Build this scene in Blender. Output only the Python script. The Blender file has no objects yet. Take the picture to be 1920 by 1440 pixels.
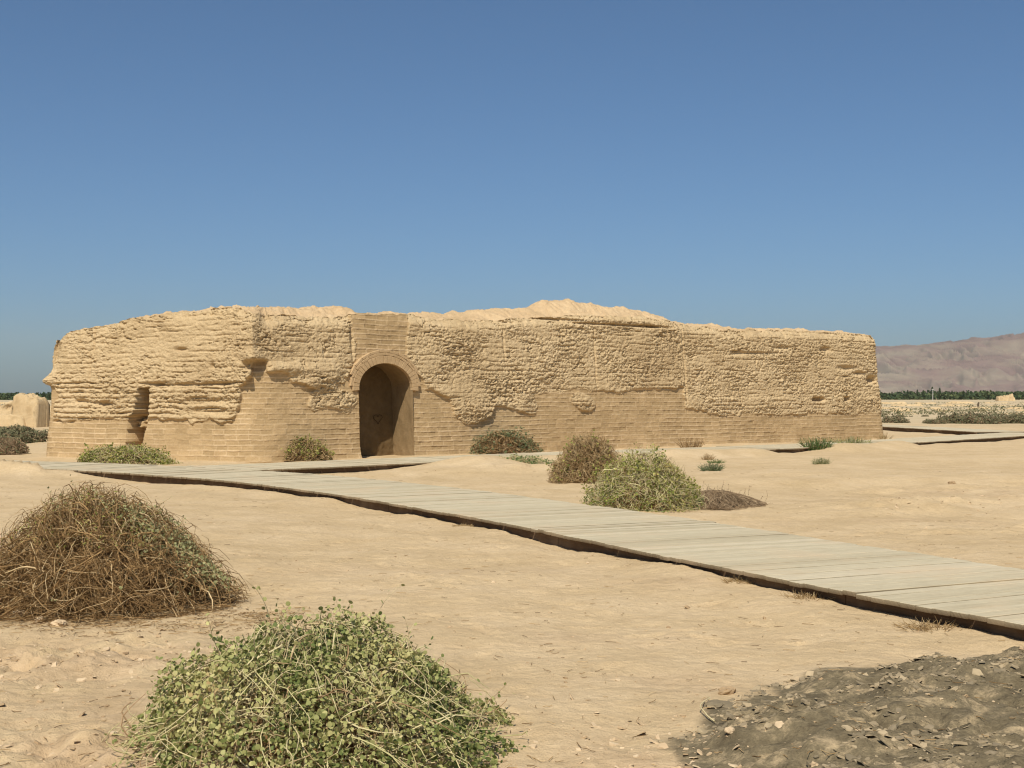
import bpy, math, random
import numpy as np
from mathutils import Vector

random.seed(7)
RNG = np.random.default_rng(7)
SC = bpy.context.scene
COL = SC.collection

# ------------------------------------------------------------------ camera, sky, sun
CAM_H = 1.6
F = 2560.0            # focal length in photo pixels (1920 wide)
HOR = 742.0           # horizon row in the photo
cam = bpy.data.cameras.new('camera')
cam.sensor_width = 36.0
cam.lens = 36.0 * F / 1920.0
cam.shift_y = (HOR - 720.0) / 1920.0
cam.clip_start = 0.1
cam.clip_end = 40000
cam_o = bpy.data.objects.new('camera', cam)
COL.objects.link(cam_o)
cam_o.location = (0, 0, CAM_H)
cam_o.rotation_euler = (math.radians(90), 0, 0)
SC.camera = cam_o

SUN_EL = math.radians(53)
SUN_AZ = (-0.206, -0.978)      # horizontal direction towards the sun
w = bpy.data.worlds.new('World')
SC.world = w
w.use_nodes = True
nt = w.node_tree
bg = nt.nodes['Background']
sky = nt.nodes.new('ShaderNodeTexSky')
sky.sky_type = 'NISHITA'
sky.sun_disc = False
sky.sun_elevation = SUN_EL
sky.sun_rotation = math.atan2(SUN_AZ[0], SUN_AZ[1])
sky.altitude = 0
sky.air_density = 0.62
sky.dust_density = 1.5
sky.ozone_density = 8.0
tint = nt.nodes.new('ShaderNodeMix'); tint.data_type = 'RGBA'; tint.blend_type = 'MULTIPLY'
tint.inputs[0].default_value = 1.0; tint.inputs[7].default_value = (0.86, 1.04, 1.01, 1)   # dry, slightly teal desert air
nt.links.new(sky.outputs[0], tint.inputs[6]); nt.links.new(tint.outputs[2], bg.inputs[0])
bg.inputs[1].default_value = 0.102

sl = bpy.data.lights.new('sun', 'SUN')
sl.energy = 4.9
sl.angle = math.radians(0.5)
sl.color = (1.0, 0.925, 0.80)
sun = bpy.data.objects.new('sun', sl)
COL.objects.link(sun)
sun.location = (-10, -20, 40)
sv = Vector((SUN_AZ[0] * math.cos(SUN_EL), SUN_AZ[1] * math.cos(SUN_EL), math.sin(SUN_EL)))
sun.rotation_euler = sv.to_track_quat('Z', 'Y').to_euler()

SC.view_settings.view_transform = 'Standard'
SC.view_settings.look = 'None'
SC.view_settings.exposure = 0.0
SC.view_settings.gamma = 1.0
SC.render.engine = 'CYCLES'
SC.cycles.use_denoising = True
SC.cycles.denoising_prefilter = 'ACCURATE'
SC.cycles.filter_width = 1.15
SC.cycles.max_bounces = 6
SC.cycles.volume_bounces = 1
SC.cycles.transparent_max_bounces = 8

# ------------------------------------------------------------------ numpy noise
PERM = np.random.default_rng(11).permutation(256).astype(np.int64)
PERM = np.concatenate([PERM, PERM, PERM])
GA = np.random.default_rng(12).uniform(0, 2 * np.pi, 256)
GX, GY = np.cos(GA), np.sin(GA)


def pn(x, y, s=0):
    x = np.asarray(x, float) + s * 17.31
    y = np.asarray(y, float) + s * 9.77
    xi = np.floor(x).astype(np.int64); yi = np.floor(y).astype(np.int64)
    fx = x - xi; fy = y - yi
    u = fx * fx * fx * (fx * (fx * 6 - 15) + 10); v = fy * fy * fy * (fy * (fy * 6 - 15) + 10)

    def g(ix, iy, dx, dy):
        h = PERM[PERM[ix & 255] + (iy & 255)]
        return GX[h] * dx + GY[h] * dy
    a = g(xi, yi, fx, fy); b = g(xi + 1, yi, fx - 1, fy)
    c = g(xi, yi + 1, fx, fy - 1); d = g(xi + 1, yi + 1, fx - 1, fy - 1)
    return 1.5 * ((a * (1 - u) + b * u) * (1 - v) + (c * (1 - u) + d * u) * v)


def fbm(x, y, o=4, s=0, gain=0.5):
    r = 0; a = 1.0; f = 1.0
    for k in range(o):
        r = r + a * pn(x * f, y * f, s + k * 3); a *= gain; f *= 2.03
    return r


def hash1(ix, iy, s=0):
    ix = np.asarray(ix).astype(np.int64) + s * 31; iy = np.asarray(iy).astype(np.int64)
    return PERM[PERM[ix & 255] + (iy & 255)] / 255.0


def worley(x, y, s=0):
    xi = np.floor(x).astype(np.int64); yi = np.floor(y).astype(np.int64)
    best = np.full(np.shape(x), 9.0); bid = np.zeros(np.shape(x))
    for dx in (-1, 0, 1):
        for dy in (-1, 0, 1):
            cx, cy = xi + dx, yi + dy
            px = cx + hash1(cx, cy, s); py = cy + hash1(cx, cy, s + 5)
            d = (x - px) ** 2 + (y - py) ** 2
            m = d < best
            best = np.where(m, d, best); bid = np.where(m, hash1(cx, cy, s + 9), bid)
    return np.sqrt(best), bid


def facets(x, y, s=0):
    """angular crumbs: every cell is a little tilted plane of its own height"""
    xi = np.floor(x).astype(np.int64); yi = np.floor(y).astype(np.int64)
    best = np.full(np.shape(x), 9.0); hh = np.zeros(np.shape(x))
    for dx in (-1, 0, 1):
        for dy in (-1, 0, 1):
            cx, cy = xi + dx, yi + dy
            ex = x - cx - hash1(cx, cy, s); ey = y - cy - hash1(cx, cy, s + 5)
            d = ex * ex + ey * ey
            v = hash1(cx, cy, s + 9) - 0.5 + (hash1(cx, cy, s + 13) - 0.5) * 1.3 * ex + (hash1(cx, cy, s + 17) - 0.5) * 1.3 * ey
            m = d < best
            best = np.where(m, d, best); hh = np.where(m, v, hh)
    return hh


def sstep(a, b, x):
    t = np.clip((x - a) / (b - a), 0, 1)
    return t * t * (3 - 2 * t)


# ------------------------------------------------------------------ object helpers
def tag(o, label=None, cat=None, group=None, kind=None):
    if label: o['label'] = label
    if cat: o['category'] = cat
    if group: o['group'] = group
    if kind: o['kind'] = kind
    return o


def empty(name, loc, label, cat, group=None, rz=0.0):
    o = bpy.data.objects.new(name, None)
    o.empty_display_size = 0.2
    COL.objects.link(o)
    o.location = loc
    o.rotation_euler = (0, 0, rz)
    return tag(o, label, cat, group)


def link_mesh(name, verts, faces, mat, parent=None, smooth=True, attrs=None, uvs=None):
    """verts (N,3) array, faces (M,k) array (or list of such arrays)"""
    me = bpy.data.meshes.new(name)
    verts = np.asarray(verts, np.float32)
    fl = faces if isinstance(faces, list) else [faces]
    fl = [np.asarray(f, np.int32) for f in fl if len(f)]
    loops = np.concatenate([f.ravel() for f in fl])
    tot = np.concatenate([np.full(len(f), f.shape[1], np.int32) for f in fl])
    start = np.concatenate([[0], np.cumsum(tot)[:-1]]).astype(np.int32)
    me.vertices.add(len(verts)); me.vertices.foreach_set('co', verts.ravel())
    me.loops.add(len(loops)); me.loops.foreach_set('vertex_index', loops)
    me.polygons.add(len(tot)); me.polygons.foreach_set('loop_start', start)
    me.polygons.foreach_set('loop_total', tot)
    me.polygons.foreach_set('use_smooth', np.full(len(tot), bool(smooth)))
    for k, v in (attrs or {}).items():
        a = me.attributes.new(k, 'FLOAT', 'POINT')
        a.data.foreach_set('value', np.asarray(v, np.float32))
    if uvs is not None:
        ul = me.uv_layers.new(name='UVMap')
        ul.data.foreach_set('uv', np.asarray(uvs, np.float32)[loops].ravel())
    me.update(calc_edges=True)
    me.validate()
    me.materials.append(mat)
    o = bpy.data.objects.new(name, me)
    COL.objects.link(o)
    if parent: o.parent = parent
    return o


def grid_faces(nr, nc):
    i = np.arange(nr - 1)[:, None] * nc + np.arange(nc - 1)[None, :]
    i = i.ravel()
    return np.stack([i, i + 1, i + nc + 1, i + nc], 1)


def copy_tree(o, parent=None):
    c = o.copy(); COL.objects.link(c); c.parent = parent
    for ch in list(o.children):
        copy_tree(ch, c)
    return c


def G(px, py, z=0.0):
    """photo pixel -> world point on the plane of height z"""
    d = F * (CAM_H - z) / (py - HOR)
    return np.array([(px - 960) / F * d, d])


# ------------------------------------------------------------------ materials
class M:
    def __init__(self, name):
        self.m = bpy.data.materials.new(name); self.m.use_nodes = True
        self.t = self.m.node_tree; self.b = self.t.nodes['Principled BSDF']
        self.b.inputs['Roughness'].default_value = 0.95
        self.b.inputs['Specular IOR Level'].default_value = 0.15
        self.co = None

    def n(self, typ, **kw):
        nd = self.t.nodes.new('ShaderNode' + typ)
        for k, v in kw.items(): setattr(nd, k, v)
        return nd

    def l(self, a, b): self.t.links.new(a, b)

    def coord(self, which='Object', scale=(1, 1, 1)):
        c = self.n('TexCoord'); mp = self.n('Mapping')
        mp.inputs['Scale'].default_value = scale
        self.l(c.outputs[which], mp.inputs[0])
        return mp.outputs[0]

    def noise(self, scale, detail=4, rough=0.55, vec=None):
        n = self.n('TexNoise'); n.inputs['Scale'].default_value = scale
        n.inputs['Detail'].default_value = detail; n.inputs['Roughness'].default_value = rough
        if vec is None:
            if self.co is None: self.co = self.coord()
            vec = self.co
        self.l(vec, n.inputs['Vector'])
        return n.outputs['Fac']

    def ramp(self, fac, stops):
        r = self.n('ValToRGB')
        el = r.color_ramp.elements
        while len(el) < len(stops): el.new(0.5)
        for e, (p, c) in zip(el, stops):
            e.position = p; e.color = (*c, 1) if len(c) == 3 else c
        self.l(fac, r.inputs[0])
        return r.outputs[0]

    def mix(self, fac, a, b, mode='MIX'):
        x = self.n('Mix', data_type='RGBA', blend_type=mode)
        for i, v in ((0, fac), (6, a), (7, b)):
            if isinstance(v, (int, float)): x.inputs[i].default_value = v
            elif isinstance(v, tuple): x.inputs[i].default_value = (*v, 1)
            else: self.l(v, x.inputs[i])
        return x.outputs[2]

    def math(self, op, a, b=0.0):
        x = self.n('Math', operation=op)
        for i, v in enumerate((a, b)):
            if isinstance(v, (int, float)): x.inputs[i].default_value = v
            else: self.l(v, x.inputs[i])
        return x.outputs[0]

    def attr(self, name):
        return self.n('Attribute', attribute_name=name).outputs['Fac']

    def bump(self, h, dist, strength=1.0, prev=None):
        b = self.n('Bump'); b.inputs['Distance'].default_value = dist
        b.inputs['Strength'].default_value = strength
        self.l(h, b.inputs['Height'])
        if prev is not None: self.l(prev, b.inputs['Normal'])
        self.l(b.outputs[0], self.b.inputs['Normal'])
        return b.outputs[0]

    def color(self, c):
        if isinstance(c, tuple): self.b.inputs['Base Color'].default_value = (*c, 1)
        else: self.l(c, self.b.inputs['Base Color'])


def mat_adobe(name, lo, mid, hi, mortar=None, bump=0.03):
    m = M(name)
    n1 = m.noise(0.55, 5); n2 = m.noise(5.0, 5, 0.65); n3 = m.noise(38, 3, 0.6)
    f = m.math('ADD', m.math('MULTIPLY', n1, 0.55), m.math('MULTIPLY', n2, 0.45))
    c = m.ramp(f, [(0.32, lo), (0.5, mid), (0.68, hi)])
    c = m.mix(0.45, c, m.ramp(n3, [(0.3, (0.70, 0.68, 0.64)), (0.7, (1.15, 1.15, 1.15))]), 'MULTIPLY')
    if mortar:
        c = m.mix(m.math('MULTIPLY', m.attr('mort'), 0.7), c, mortar)
        c = m.mix(0.6, c, m.ramp(m.attr('bk'), [(0.0, (0.82, 0.81, 0.78)), (1.0, (1.12, 1.12, 1.13))]), 'MULTIPLY')
    m.color(c)
    b = m.bump(m.noise(11, 6, 0.7), bump)
    m.bump(n3, bump * 0.4, 0.8, b)
    return m.m


MUD = mat_adobe('mud', (0.43, 0.305, 0.165), (0.545, 0.405, 0.23), (0.62, 0.47, 0.28))
MUD_TOP = mat_adobe('mud_top', (0.47, 0.33, 0.18), (0.56, 0.40, 0.23), (0.63, 0.47, 0.28))
BRICK = mat_adobe('mud_brick', (0.37, 0.255, 0.13), (0.435, 0.305, 0.16), (0.49, 0.35, 0.19), (0.66, 0.50, 0.31), 0.010)
PLASTER_SHADE = mat_adobe('shaded_plaster', (0.11, 0.07, 0.03), (0.155, 0.10, 0.045), (0.21, 0.14, 0.07), None, 0.01)  # niche back: the deep shade of the recess is put into the colour
SLEEVE_SHADE = mat_adobe('half_shaded_plaster', (0.20, 0.135, 0.065), (0.27, 0.185, 0.095), (0.34, 0.24, 0.13), None, 0.01)  # niche sleeve: wall mud darkened, part of the recess shade painted in
RING = mat_adobe('arch_brick', (0.40, 0.275, 0.145), (0.48, 0.335, 0.185), (0.54, 0.385, 0.22), None, 0.012)


def mat_ground():
    m = M('sand')
    big = m.noise(0.16, 5); med = m.noise(1.1, 6, 0.6); fine = m.noise(14, 5, 0.65); grit = m.noise(90, 2, 0.6)
    st = m.coord('Object', (0.8, 1.3, 1)); streak = m.noise(2.6, 8, 0.72, st)
    c = m.ramp(m.math('ADD', m.math('MULTIPLY', big, 0.4), m.math('MULTIPLY', med, 0.6)),
               [(0.3, (0.475, 0.347, 0.19)), (0.5, (0.575, 0.43, 0.252)), (0.66, (0.635, 0.485, 0.30))])
    c = m.mix(m.math('MULTIPLY', m.ramp(streak, [(0.5, (0, 0, 0)), (0.72, (1, 1, 1))]), 0.30), c, (0.41, 0.27, 0.135))
    c = m.mix(0.35, c, m.ramp(fine, [(0.3, (0.72, 0.70, 0.67)), (0.7, (1.15, 1.15, 1.15))]), 'MULTIPLY')
    c = m.mix(0.35, c, m.ramp(grit, [(0.3, (0.75, 0.73, 0.7)), (0.7, (1.15, 1.15, 1.15))]), 'MULTIPLY')
    # browner crusted earth where people have walked
    c = m.mix(m.attr('crust'), c, m.ramp(m.noise(3.5, 6, 0.7), [(0.35, (0.33, 0.22, 0.12)), (0.62, (0.56, 0.40, 0.245))]))
    ash = m.ramp(m.noise(5.5, 7, 0.72), [(0.36, (0.125, 0.098, 0.058)), (0.52, (0.195, 0.155, 0.092)), (0.65, (0.44, 0.335, 0.20))])
    ash = m.mix(0.6, ash, m.ramp(m.noise(45, 4, 0.7), [(0.3, (0.6, 0.6, 0.6)), (0.7, (1.3, 1.28, 1.24))]), 'MULTIPLY')
    c = m.mix(m.attr('ash'), c, ash)
    # pale green scrub far out on the plain
    c = m.mix(m.attr('plain'), c, m.ramp(m.noise(0.05, 6, 0.7), [(0.5, (0.54, 0.42, 0.26)), (0.62, (0.40, 0.33, 0.19)), (0.75, (0.26, 0.24, 0.13))]))
    m.color(c)
    b = m.bump(fine, 0.02)
    b = m.bump(grit, 0.006, 0.9, b)
    m.bump(m.noise(5, 8, 0.75), 0.03, 0.7, b)
    return m.m


SAND = mat_ground()


def mat_rnd(name, stops, rough=0.9, trans=0.0, grain=None):
    """colour picked by the per-piece attribute rnd"""
    m = M(name)
    c = m.ramp(m.attr('rnd'), stops)
    n = m.noise(grain or 9.0, 4)
    c = m.mix(0.5, c, m.ramp(n, [(0.3, (0.75, 0.75, 0.75)), (0.7, (1.2, 1.2, 1.2))]), 'MULTIPLY')
    m.color(c)
    m.b.inputs['Roughness'].default_value = rough
    if trans:
        out = m.t.nodes['Material Output']
        tr = m.n('BsdfTranslucent'); mx = m.n('MixShader'); mx.inputs[0].default_value = trans
        m.l(c, tr.inputs[0]); m.l(m.b.outputs[0], mx.inputs[1]); m.l(tr.outputs[0], mx.inputs[2])
        m.l(mx.outputs[0], out.inputs[0])
    return m.m


CAPER = mat_rnd('caper_leaf', [(0.0, (0.075, 0.11, 0.028)), (0.25, (0.17, 0.20, 0.06)), (0.5, (0.33, 0.33, 0.12)),
                               (0.85, (0.54, 0.49, 0.215)), (1.0, (0.42, 0.29, 0.13))], 0.55, 0.2)
CAPER_STEM = mat_rnd('caper_stem', [(0, (0.50, 0.45, 0.21)), (0.5, (0.62, 0.53, 0.30)), (1, (0.32, 0.20, 0.10))])
DRY = mat_rnd('dry_twig', [(0, (0.11, 0.062, 0.025)), (0.4, (0.25, 0.15, 0.062)), (0.75, (0.42, 0.27, 0.12)), (1, (0.66, 0.50, 0.28))])
DRY_PALE = mat_rnd('dry_twig_pale', [(0, (0.22, 0.135, 0.06)), (0.5, (0.36, 0.24, 0.11)), (1, (0.52, 0.39, 0.21))])
LITTER = mat_rnd('twig_litter', [(0, (0.16, 0.105, 0.06)), (0.5, (0.29, 0.20, 0.115)), (1, (0.46, 0.34, 0.205))])
LEAF_YG = mat_rnd('yellow_green_leaf', [(0, (0.10, 0.14, 0.025)), (0.4, (0.22, 0.24, 0.05)), (0.8, (0.40, 0.36, 0.11)), (1, (0.46, 0.34, 0.14))], 0.7, 0.2)
LEAF_G = mat_rnd('green_leaf', [(0, (0.06, 0.12, 0.03)), (0.5, (0.13, 0.20, 0.06)), (1, (0.25, 0.28, 0.11))], 0.7, 0.2)
LEAF_BG = mat_rnd('blue_green_leaf', [(0, (0.07, 0.105, 0.045)), (0.5, (0.15, 0.185, 0.085)), (1, (0.27, 0.28, 0.15))], 0.7, 0.2)
LEAF_PALE = mat_rnd('pale_green_leaf', [(0, (0.17, 0.175, 0.07)), (0.5, (0.34, 0.33, 0.15)), (1, (0.52, 0.48, 0.27))], 0.7, 0.2)
LEAF_FAR = mat_rnd('far_leaf', [(0, (0.03, 0.045, 0.02)), (0.5, (0.05, 0.075, 0.03)), (1, (0.10, 0.12, 0.05))], 0.8)
CLOD = mat_rnd('clod', [(0, (0.36, 0.25, 0.14)), (0.5, (0.52, 0.38, 0.23)), (1, (0.62, 0.48, 0.31))], 0.95, 0, 25)
CLOD_GREY = mat_rnd('grey_clod', [(0, (0.16, 0.13, 0.082)), (0.45, (0.26, 0.205, 0.13)), (0.75, (0.40, 0.31, 0.19)), (1, (0.52, 0.40, 0.25))], 0.95, 0, 25)


def mat_wood(name, stops, gain=1.0):
    m = M(name)
    uv = m.coord('UV', (1.5, 26, 1))
    g = m.noise(2.0, 6, 0.65, uv)
    c = m.ramp(m.attr('rnd'), stops)
    c = m.mix(0.8, c, m.ramp(g, [(0.3, (0.68, 0.66, 0.63)), (0.55, (1, 1, 1)), (0.75, (1.15, 1.15, 1.14))]), 'MULTIPLY')
    d = m.noise(1.2, 5, 0.6)
    c = m.mix(m.math('MULTIPLY', m.ramp(d, [(0.5, (0, 0, 0)), (0.7, (1, 1, 1))]), 0.45 * gain), c, (0.55, 0.41, 0.26))
    m.color(c)
    m.bump(g, 0.004)
    return m.m


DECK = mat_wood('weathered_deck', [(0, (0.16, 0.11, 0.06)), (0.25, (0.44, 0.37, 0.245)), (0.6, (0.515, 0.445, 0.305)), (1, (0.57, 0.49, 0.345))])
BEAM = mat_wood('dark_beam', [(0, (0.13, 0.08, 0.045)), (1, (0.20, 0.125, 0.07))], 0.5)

LEAF_SCRUB = mat_rnd('scrub_leaf', [(0, (0.09, 0.095, 0.045)), (0.5, (0.17, 0.165, 0.085)), (1, (0.30, 0.26, 0.15))], 0.7, 0.2)

# ------------------------------------------------------------------ plan of the ruin
P1 = G(472, 867); P2 = G(1662, 822); P0 = G(78, 857)
FD = (P2 - P1) / np.linalg.norm(P2 - P1); FL = np.linalg.norm(P2 - P1)
LD = (P1 - P0) / np.linalg.norm(P1 - P0); LL = np.linalg.norm(P1 - P0)
FN = np.array([FD[1], -FD[0]]); LN = np.array([LD[1], -LD[0]])
BATTER = 0.085


def wallpx(px, py):
    """photo pixel -> (u along the wall, z); u < 0 on the left wall"""
    t = (px - 960) / F
    if px >= 472:
        u = (t * P1[1] - P1[0]) / (FD[0] - t * FD[1]); y = P1[1] + u * FD[1]
    else:
        u = (t * P1[1] - P1[0]) / (LD[0] - t * LD[1]); y = P1[1] + u * LD[1]
    return u, CAM_H - (py - HOR) * y / F


def conv(pts, x0=0, y0=0, s=1.0):
    return [(x0 + x / s, y0 + y / s) for x, y in pts]


TOP_PX = [(60, 650), (92, 648), (100, 634), (108, 628), (118, 622), (150, 617), (185, 613), (200, 608), (230, 600), (300, 588), (345, 583), (385, 577),
          (440, 575), (490, 574), (510, 572), (560, 574), (590, 573), (625, 570), (640, 572), (655, 584), (672, 587), (720, 587),
          (775, 585), (800, 584), (830, 586), (880, 584), (910, 579), (960, 577), (1000, 578), (1018, 576), (1040, 563),
          (1085, 560), (1130, 566), (1175, 575), (1195, 575), (1235, 583), (1260, 589), (1285, 601), (1330, 607), (1370, 606),
          (1400, 614), (1420, 617), (1500, 615), (1560, 618), (1600, 620), (1630, 622), (1640, 622), (1664, 624)]
EDGE_PX = [(60, 640), (94, 640), (103, 628), (118, 620), (150, 615), (185, 611), (200, 606), (230, 599), (300, 588), (345, 582), (385, 578), (440, 578), (500, 588), (560, 592), (640, 592), (672, 588), (775, 588),
           (800, 594), (880, 598), (950, 598), (1050, 592), (1080, 590), (1200, 592), (1270, 598), (1290, 607), (1340, 613), (1400, 619), (1500, 619),
           (1600, 624), (1640, 626), (1664, 629)]
tu = np.array([wallpx(*p) for p in TOP_PX]); eu = np.array([wallpx(*p) for p in EDGE_PX])


def top_z(u): return np.interp(u, tu[:, 0], tu[:, 1])
def edge_z(u): return np.interp(u, eu[:, 0], eu[:, 1])


S1 = 2.743
left_b = conv([(150, 60), (150, 500), (268, 502), (270, 560), (262, 690), (330, 692), (400, 672), (480, 668), (640, 680), (700, 690), (760, 668), (860, 680), (940, 684),
               (970, 705), (1020, 690), (1060, 670), (1190, 690), (1225, 640), (1232, 515), (1285, 445), (1300, 378), (1365, 366), (1378, 425), (1490, 430),
               (1520, 470), (1590, 515), (1640, 532), (1592, 600), (1612, 630)], 0, 540, S1)
mid_b = conv([(100, 730), (180, 700), (250, 722), (300, 755), (358, 690), (365, 640), (300, 612), (230, 598), (292, 560), (330, 490), (372, 400), (368, 330),
              (352, 270), (358, 160), (350, -200), (710, -200), (700, 180), (690, 240), (676, 330), (664, 400), (718, 468), (770, 555), (790, 608), (850, 640),
              (900, 662), (932, 705), (955, 780), (1000, 826), (1080, 795), (1150, 782), (1192, 702), (1262, 706), (1350, 742), (1422, 765), (1442, 690),
              (1420, 632), (1520, 632), (1640, 612), (1730, 606)], 560, 540, 3.2)
right_b = conv([(60, 622), (230, 626), (330, 610), (420, 604), (600, 600), (606, 640), (614, 722), (700, 735), (800, 762), (900, 765), (1050, 755), (1200, 762),
                (1380, 750), (1550, 757), (1700, 755), (1790, 752), (2000, 740), (2000, -200)], 1100, 540, 3.2)
ERODED = np.array([wallpx(*p) for p in left_b + mid_b + right_b])
PATCH = np.array([wallpx(*p) for p in conv([(1655, 690), (1650, 650), (1690, 632), (1760, 640), (1788, 680), (1782, 715), (1750, 742), (1700, 728)], 560, 540, 3.2)])
SLOT = np.array([wallpx(*p) for p in conv([(640, 850), (648, 680), (676, 630), (690, 520), (752, 508), (757, 640), (735, 740), (716, 850)], 0, 540, S1)])
HOLE = np.array([wallpx(*p) for p in conv([(1275, 455), (1300, 372), (1375, 360), (1340, 420)], 0, 540, S1)])


def inside(poly, x, y):
    r = np.zeros(np.shape(x), bool)
    n = len(poly)
    for i in range(n):
        x1, y1 = poly[i]; x2, y2 = poly[(i + 1) % n]
        if y1 == y2: continue
        c = ((y1 > y) != (y2 > y)) & (x < (x2 - x1) * (y - y1) / (y2 - y1) + x1)
        r ^= c
    return r


uL = wallpx(677, 800)[0]; uR = wallpx(777, 800)[0]
zS = wallpx(727, 728)[1]; zT = wallpx(727, 681)[1]
uC = (uL + uR) / 2; aw = (uR - uL) / 2; ah = zT - zS


def brick_field(u, z):
    """height of the brick face, mortar mask and a per-brick random number"""
    zz = z + 0.014 * pn(u * 1.6, z * 0.8, 31) + 0.02 * pn(u * 0.25, z * 0.2, 33)
    rh = 0.128
    r = np.floor(zz / rh)
    off = hash1(r, r * 0, 3) * 0.38
    bl = 0.37
    uu = (u + off + 0.03 * pn(u * 1.7, r * 3.1, 35)) / bl
    k = np.floor(uu)
    fz = (zz / rh - r) * rh; fu = (uu - k) * bl
    dz = np.minimum(fz, rh - fz); du = np.minimum(fu, bl - fu)
    jn = 0.011 + 0.005 * pn(u * 3, z * 5, 37)
    mz = 1 - sstep(jn * 0.6, jn * 1.7, dz); mu = 0.5 * (1 - sstep(jn * 0.6, jn * 1.5, du))
    wear = np.clip(0.85 + 0.6 * fbm(u * 0.6, z * 0.9, 4, 39) + 0.4 * pn(u * 7, z * 11, 40), 0.15, 1.15)
    mort = np.maximum(mz, mu) * wear
    rb = hash1(k, r, 7)
    h = 0.012 * np.maximum(mz * wear, mu * wear * 0.6) + 0.008 * (rb - 0.5) + 0.006 * fbm(u * 5, z * 8, 3, 41) - 0.005 * sstep(0.5, 0.95, fz / rh)
    return h, mort, rb


# ------------------------------------------------------------------ the ruin
CORNER = 1.0
TURN = math.acos(float(FD @ LD)) / 2


def perimeter():
    P3 = P2 - FN * 11.0; P4 = P0 - LN * 13.0
    pts = [P4, P0, P1, P2, P3]
    rad = [0, 0.30, CORNER, 0.40, 0]
    segs = []   # straight start/end after rounding
    xs, ns, us = [], [], []

    def straight(a, b, n2, u0, step):
        L = np.linalg.norm(b - a); n = max(2, int(L / step))
        for k in range(n):
            xs.append(a + (b - a) * k / n); ns.append(n2); us.append(u0 + L * k / n)

    def cut(i):
        a, p, b = pts[i - 1], pts[i], pts[(i + 1) % 5]
        d1 = (a - p) / np.linalg.norm(a - p); d2 = (b - p) / np.linalg.norm(b - p)
        return p + d1 * rad[i], p + d2 * rad[i]
    def nrm(a, b):
        d = (b - a) / np.linalg.norm(b - a); return np.array([d[1], -d[0]])

    def arc(i, u_at, step):
        s, e = cut(i); p = pts[i]
        n = max(4, int(2 * rad[i] * 0.95 / step))
        n1 = nrm(pts[i - 1], pts[i]); n2 = nrm(pts[i], pts[(i + 1) % 5])
        for k in range(n):
            t = k / n
            q = s * (1 - t) ** 2 + 2 * p * t * (1 - t) + e * t * t
            nn = n1 * (1 - t) + n2 * t
            xs.append(q); ns.append(nn / np.linalg.norm(nn)); us.append(u_at - rad[i] + 2 * rad[i] * t)
    h = 0.0195
    s, e = cut(1); straight(P4, s, nrm(P4, P0), -LL - np.linalg.norm(s - P4) - rad[1], 0.22); arc(1, -LL, h)
    s2, e2 = cut(2); straight(e, s2, LN, -LL + rad[1], h); arc(2, 0, h)
    s3, e3 = cut(3); straight(e2, s3, FN, rad[2], h); arc(3, FL, h)
    straight(e3, P3, nrm(P2, P3), FL + rad[3], 0.1)
    straight(P3, P4, nrm(P3, P4), FL + 12, 0.4)
    xs.append(P4); ns.append(nrm(P3, P4)); us.append(FL + 12 + np.linalg.norm(P4 - P3))
    return np.array(xs), np.array(ns), np.array(us)


bx, bn, bu = perimeter()
ORG = np.array([P1[0], P1[1], 0.0])
NZ = 225


def wall_height(u):
    return edge_z(u) + 0.05 * fbm(u * 1.3, u * 0 + 0.5, 4, 51) + 0.03 * fbm(u * 6, u * 0, 2, 53)


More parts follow.
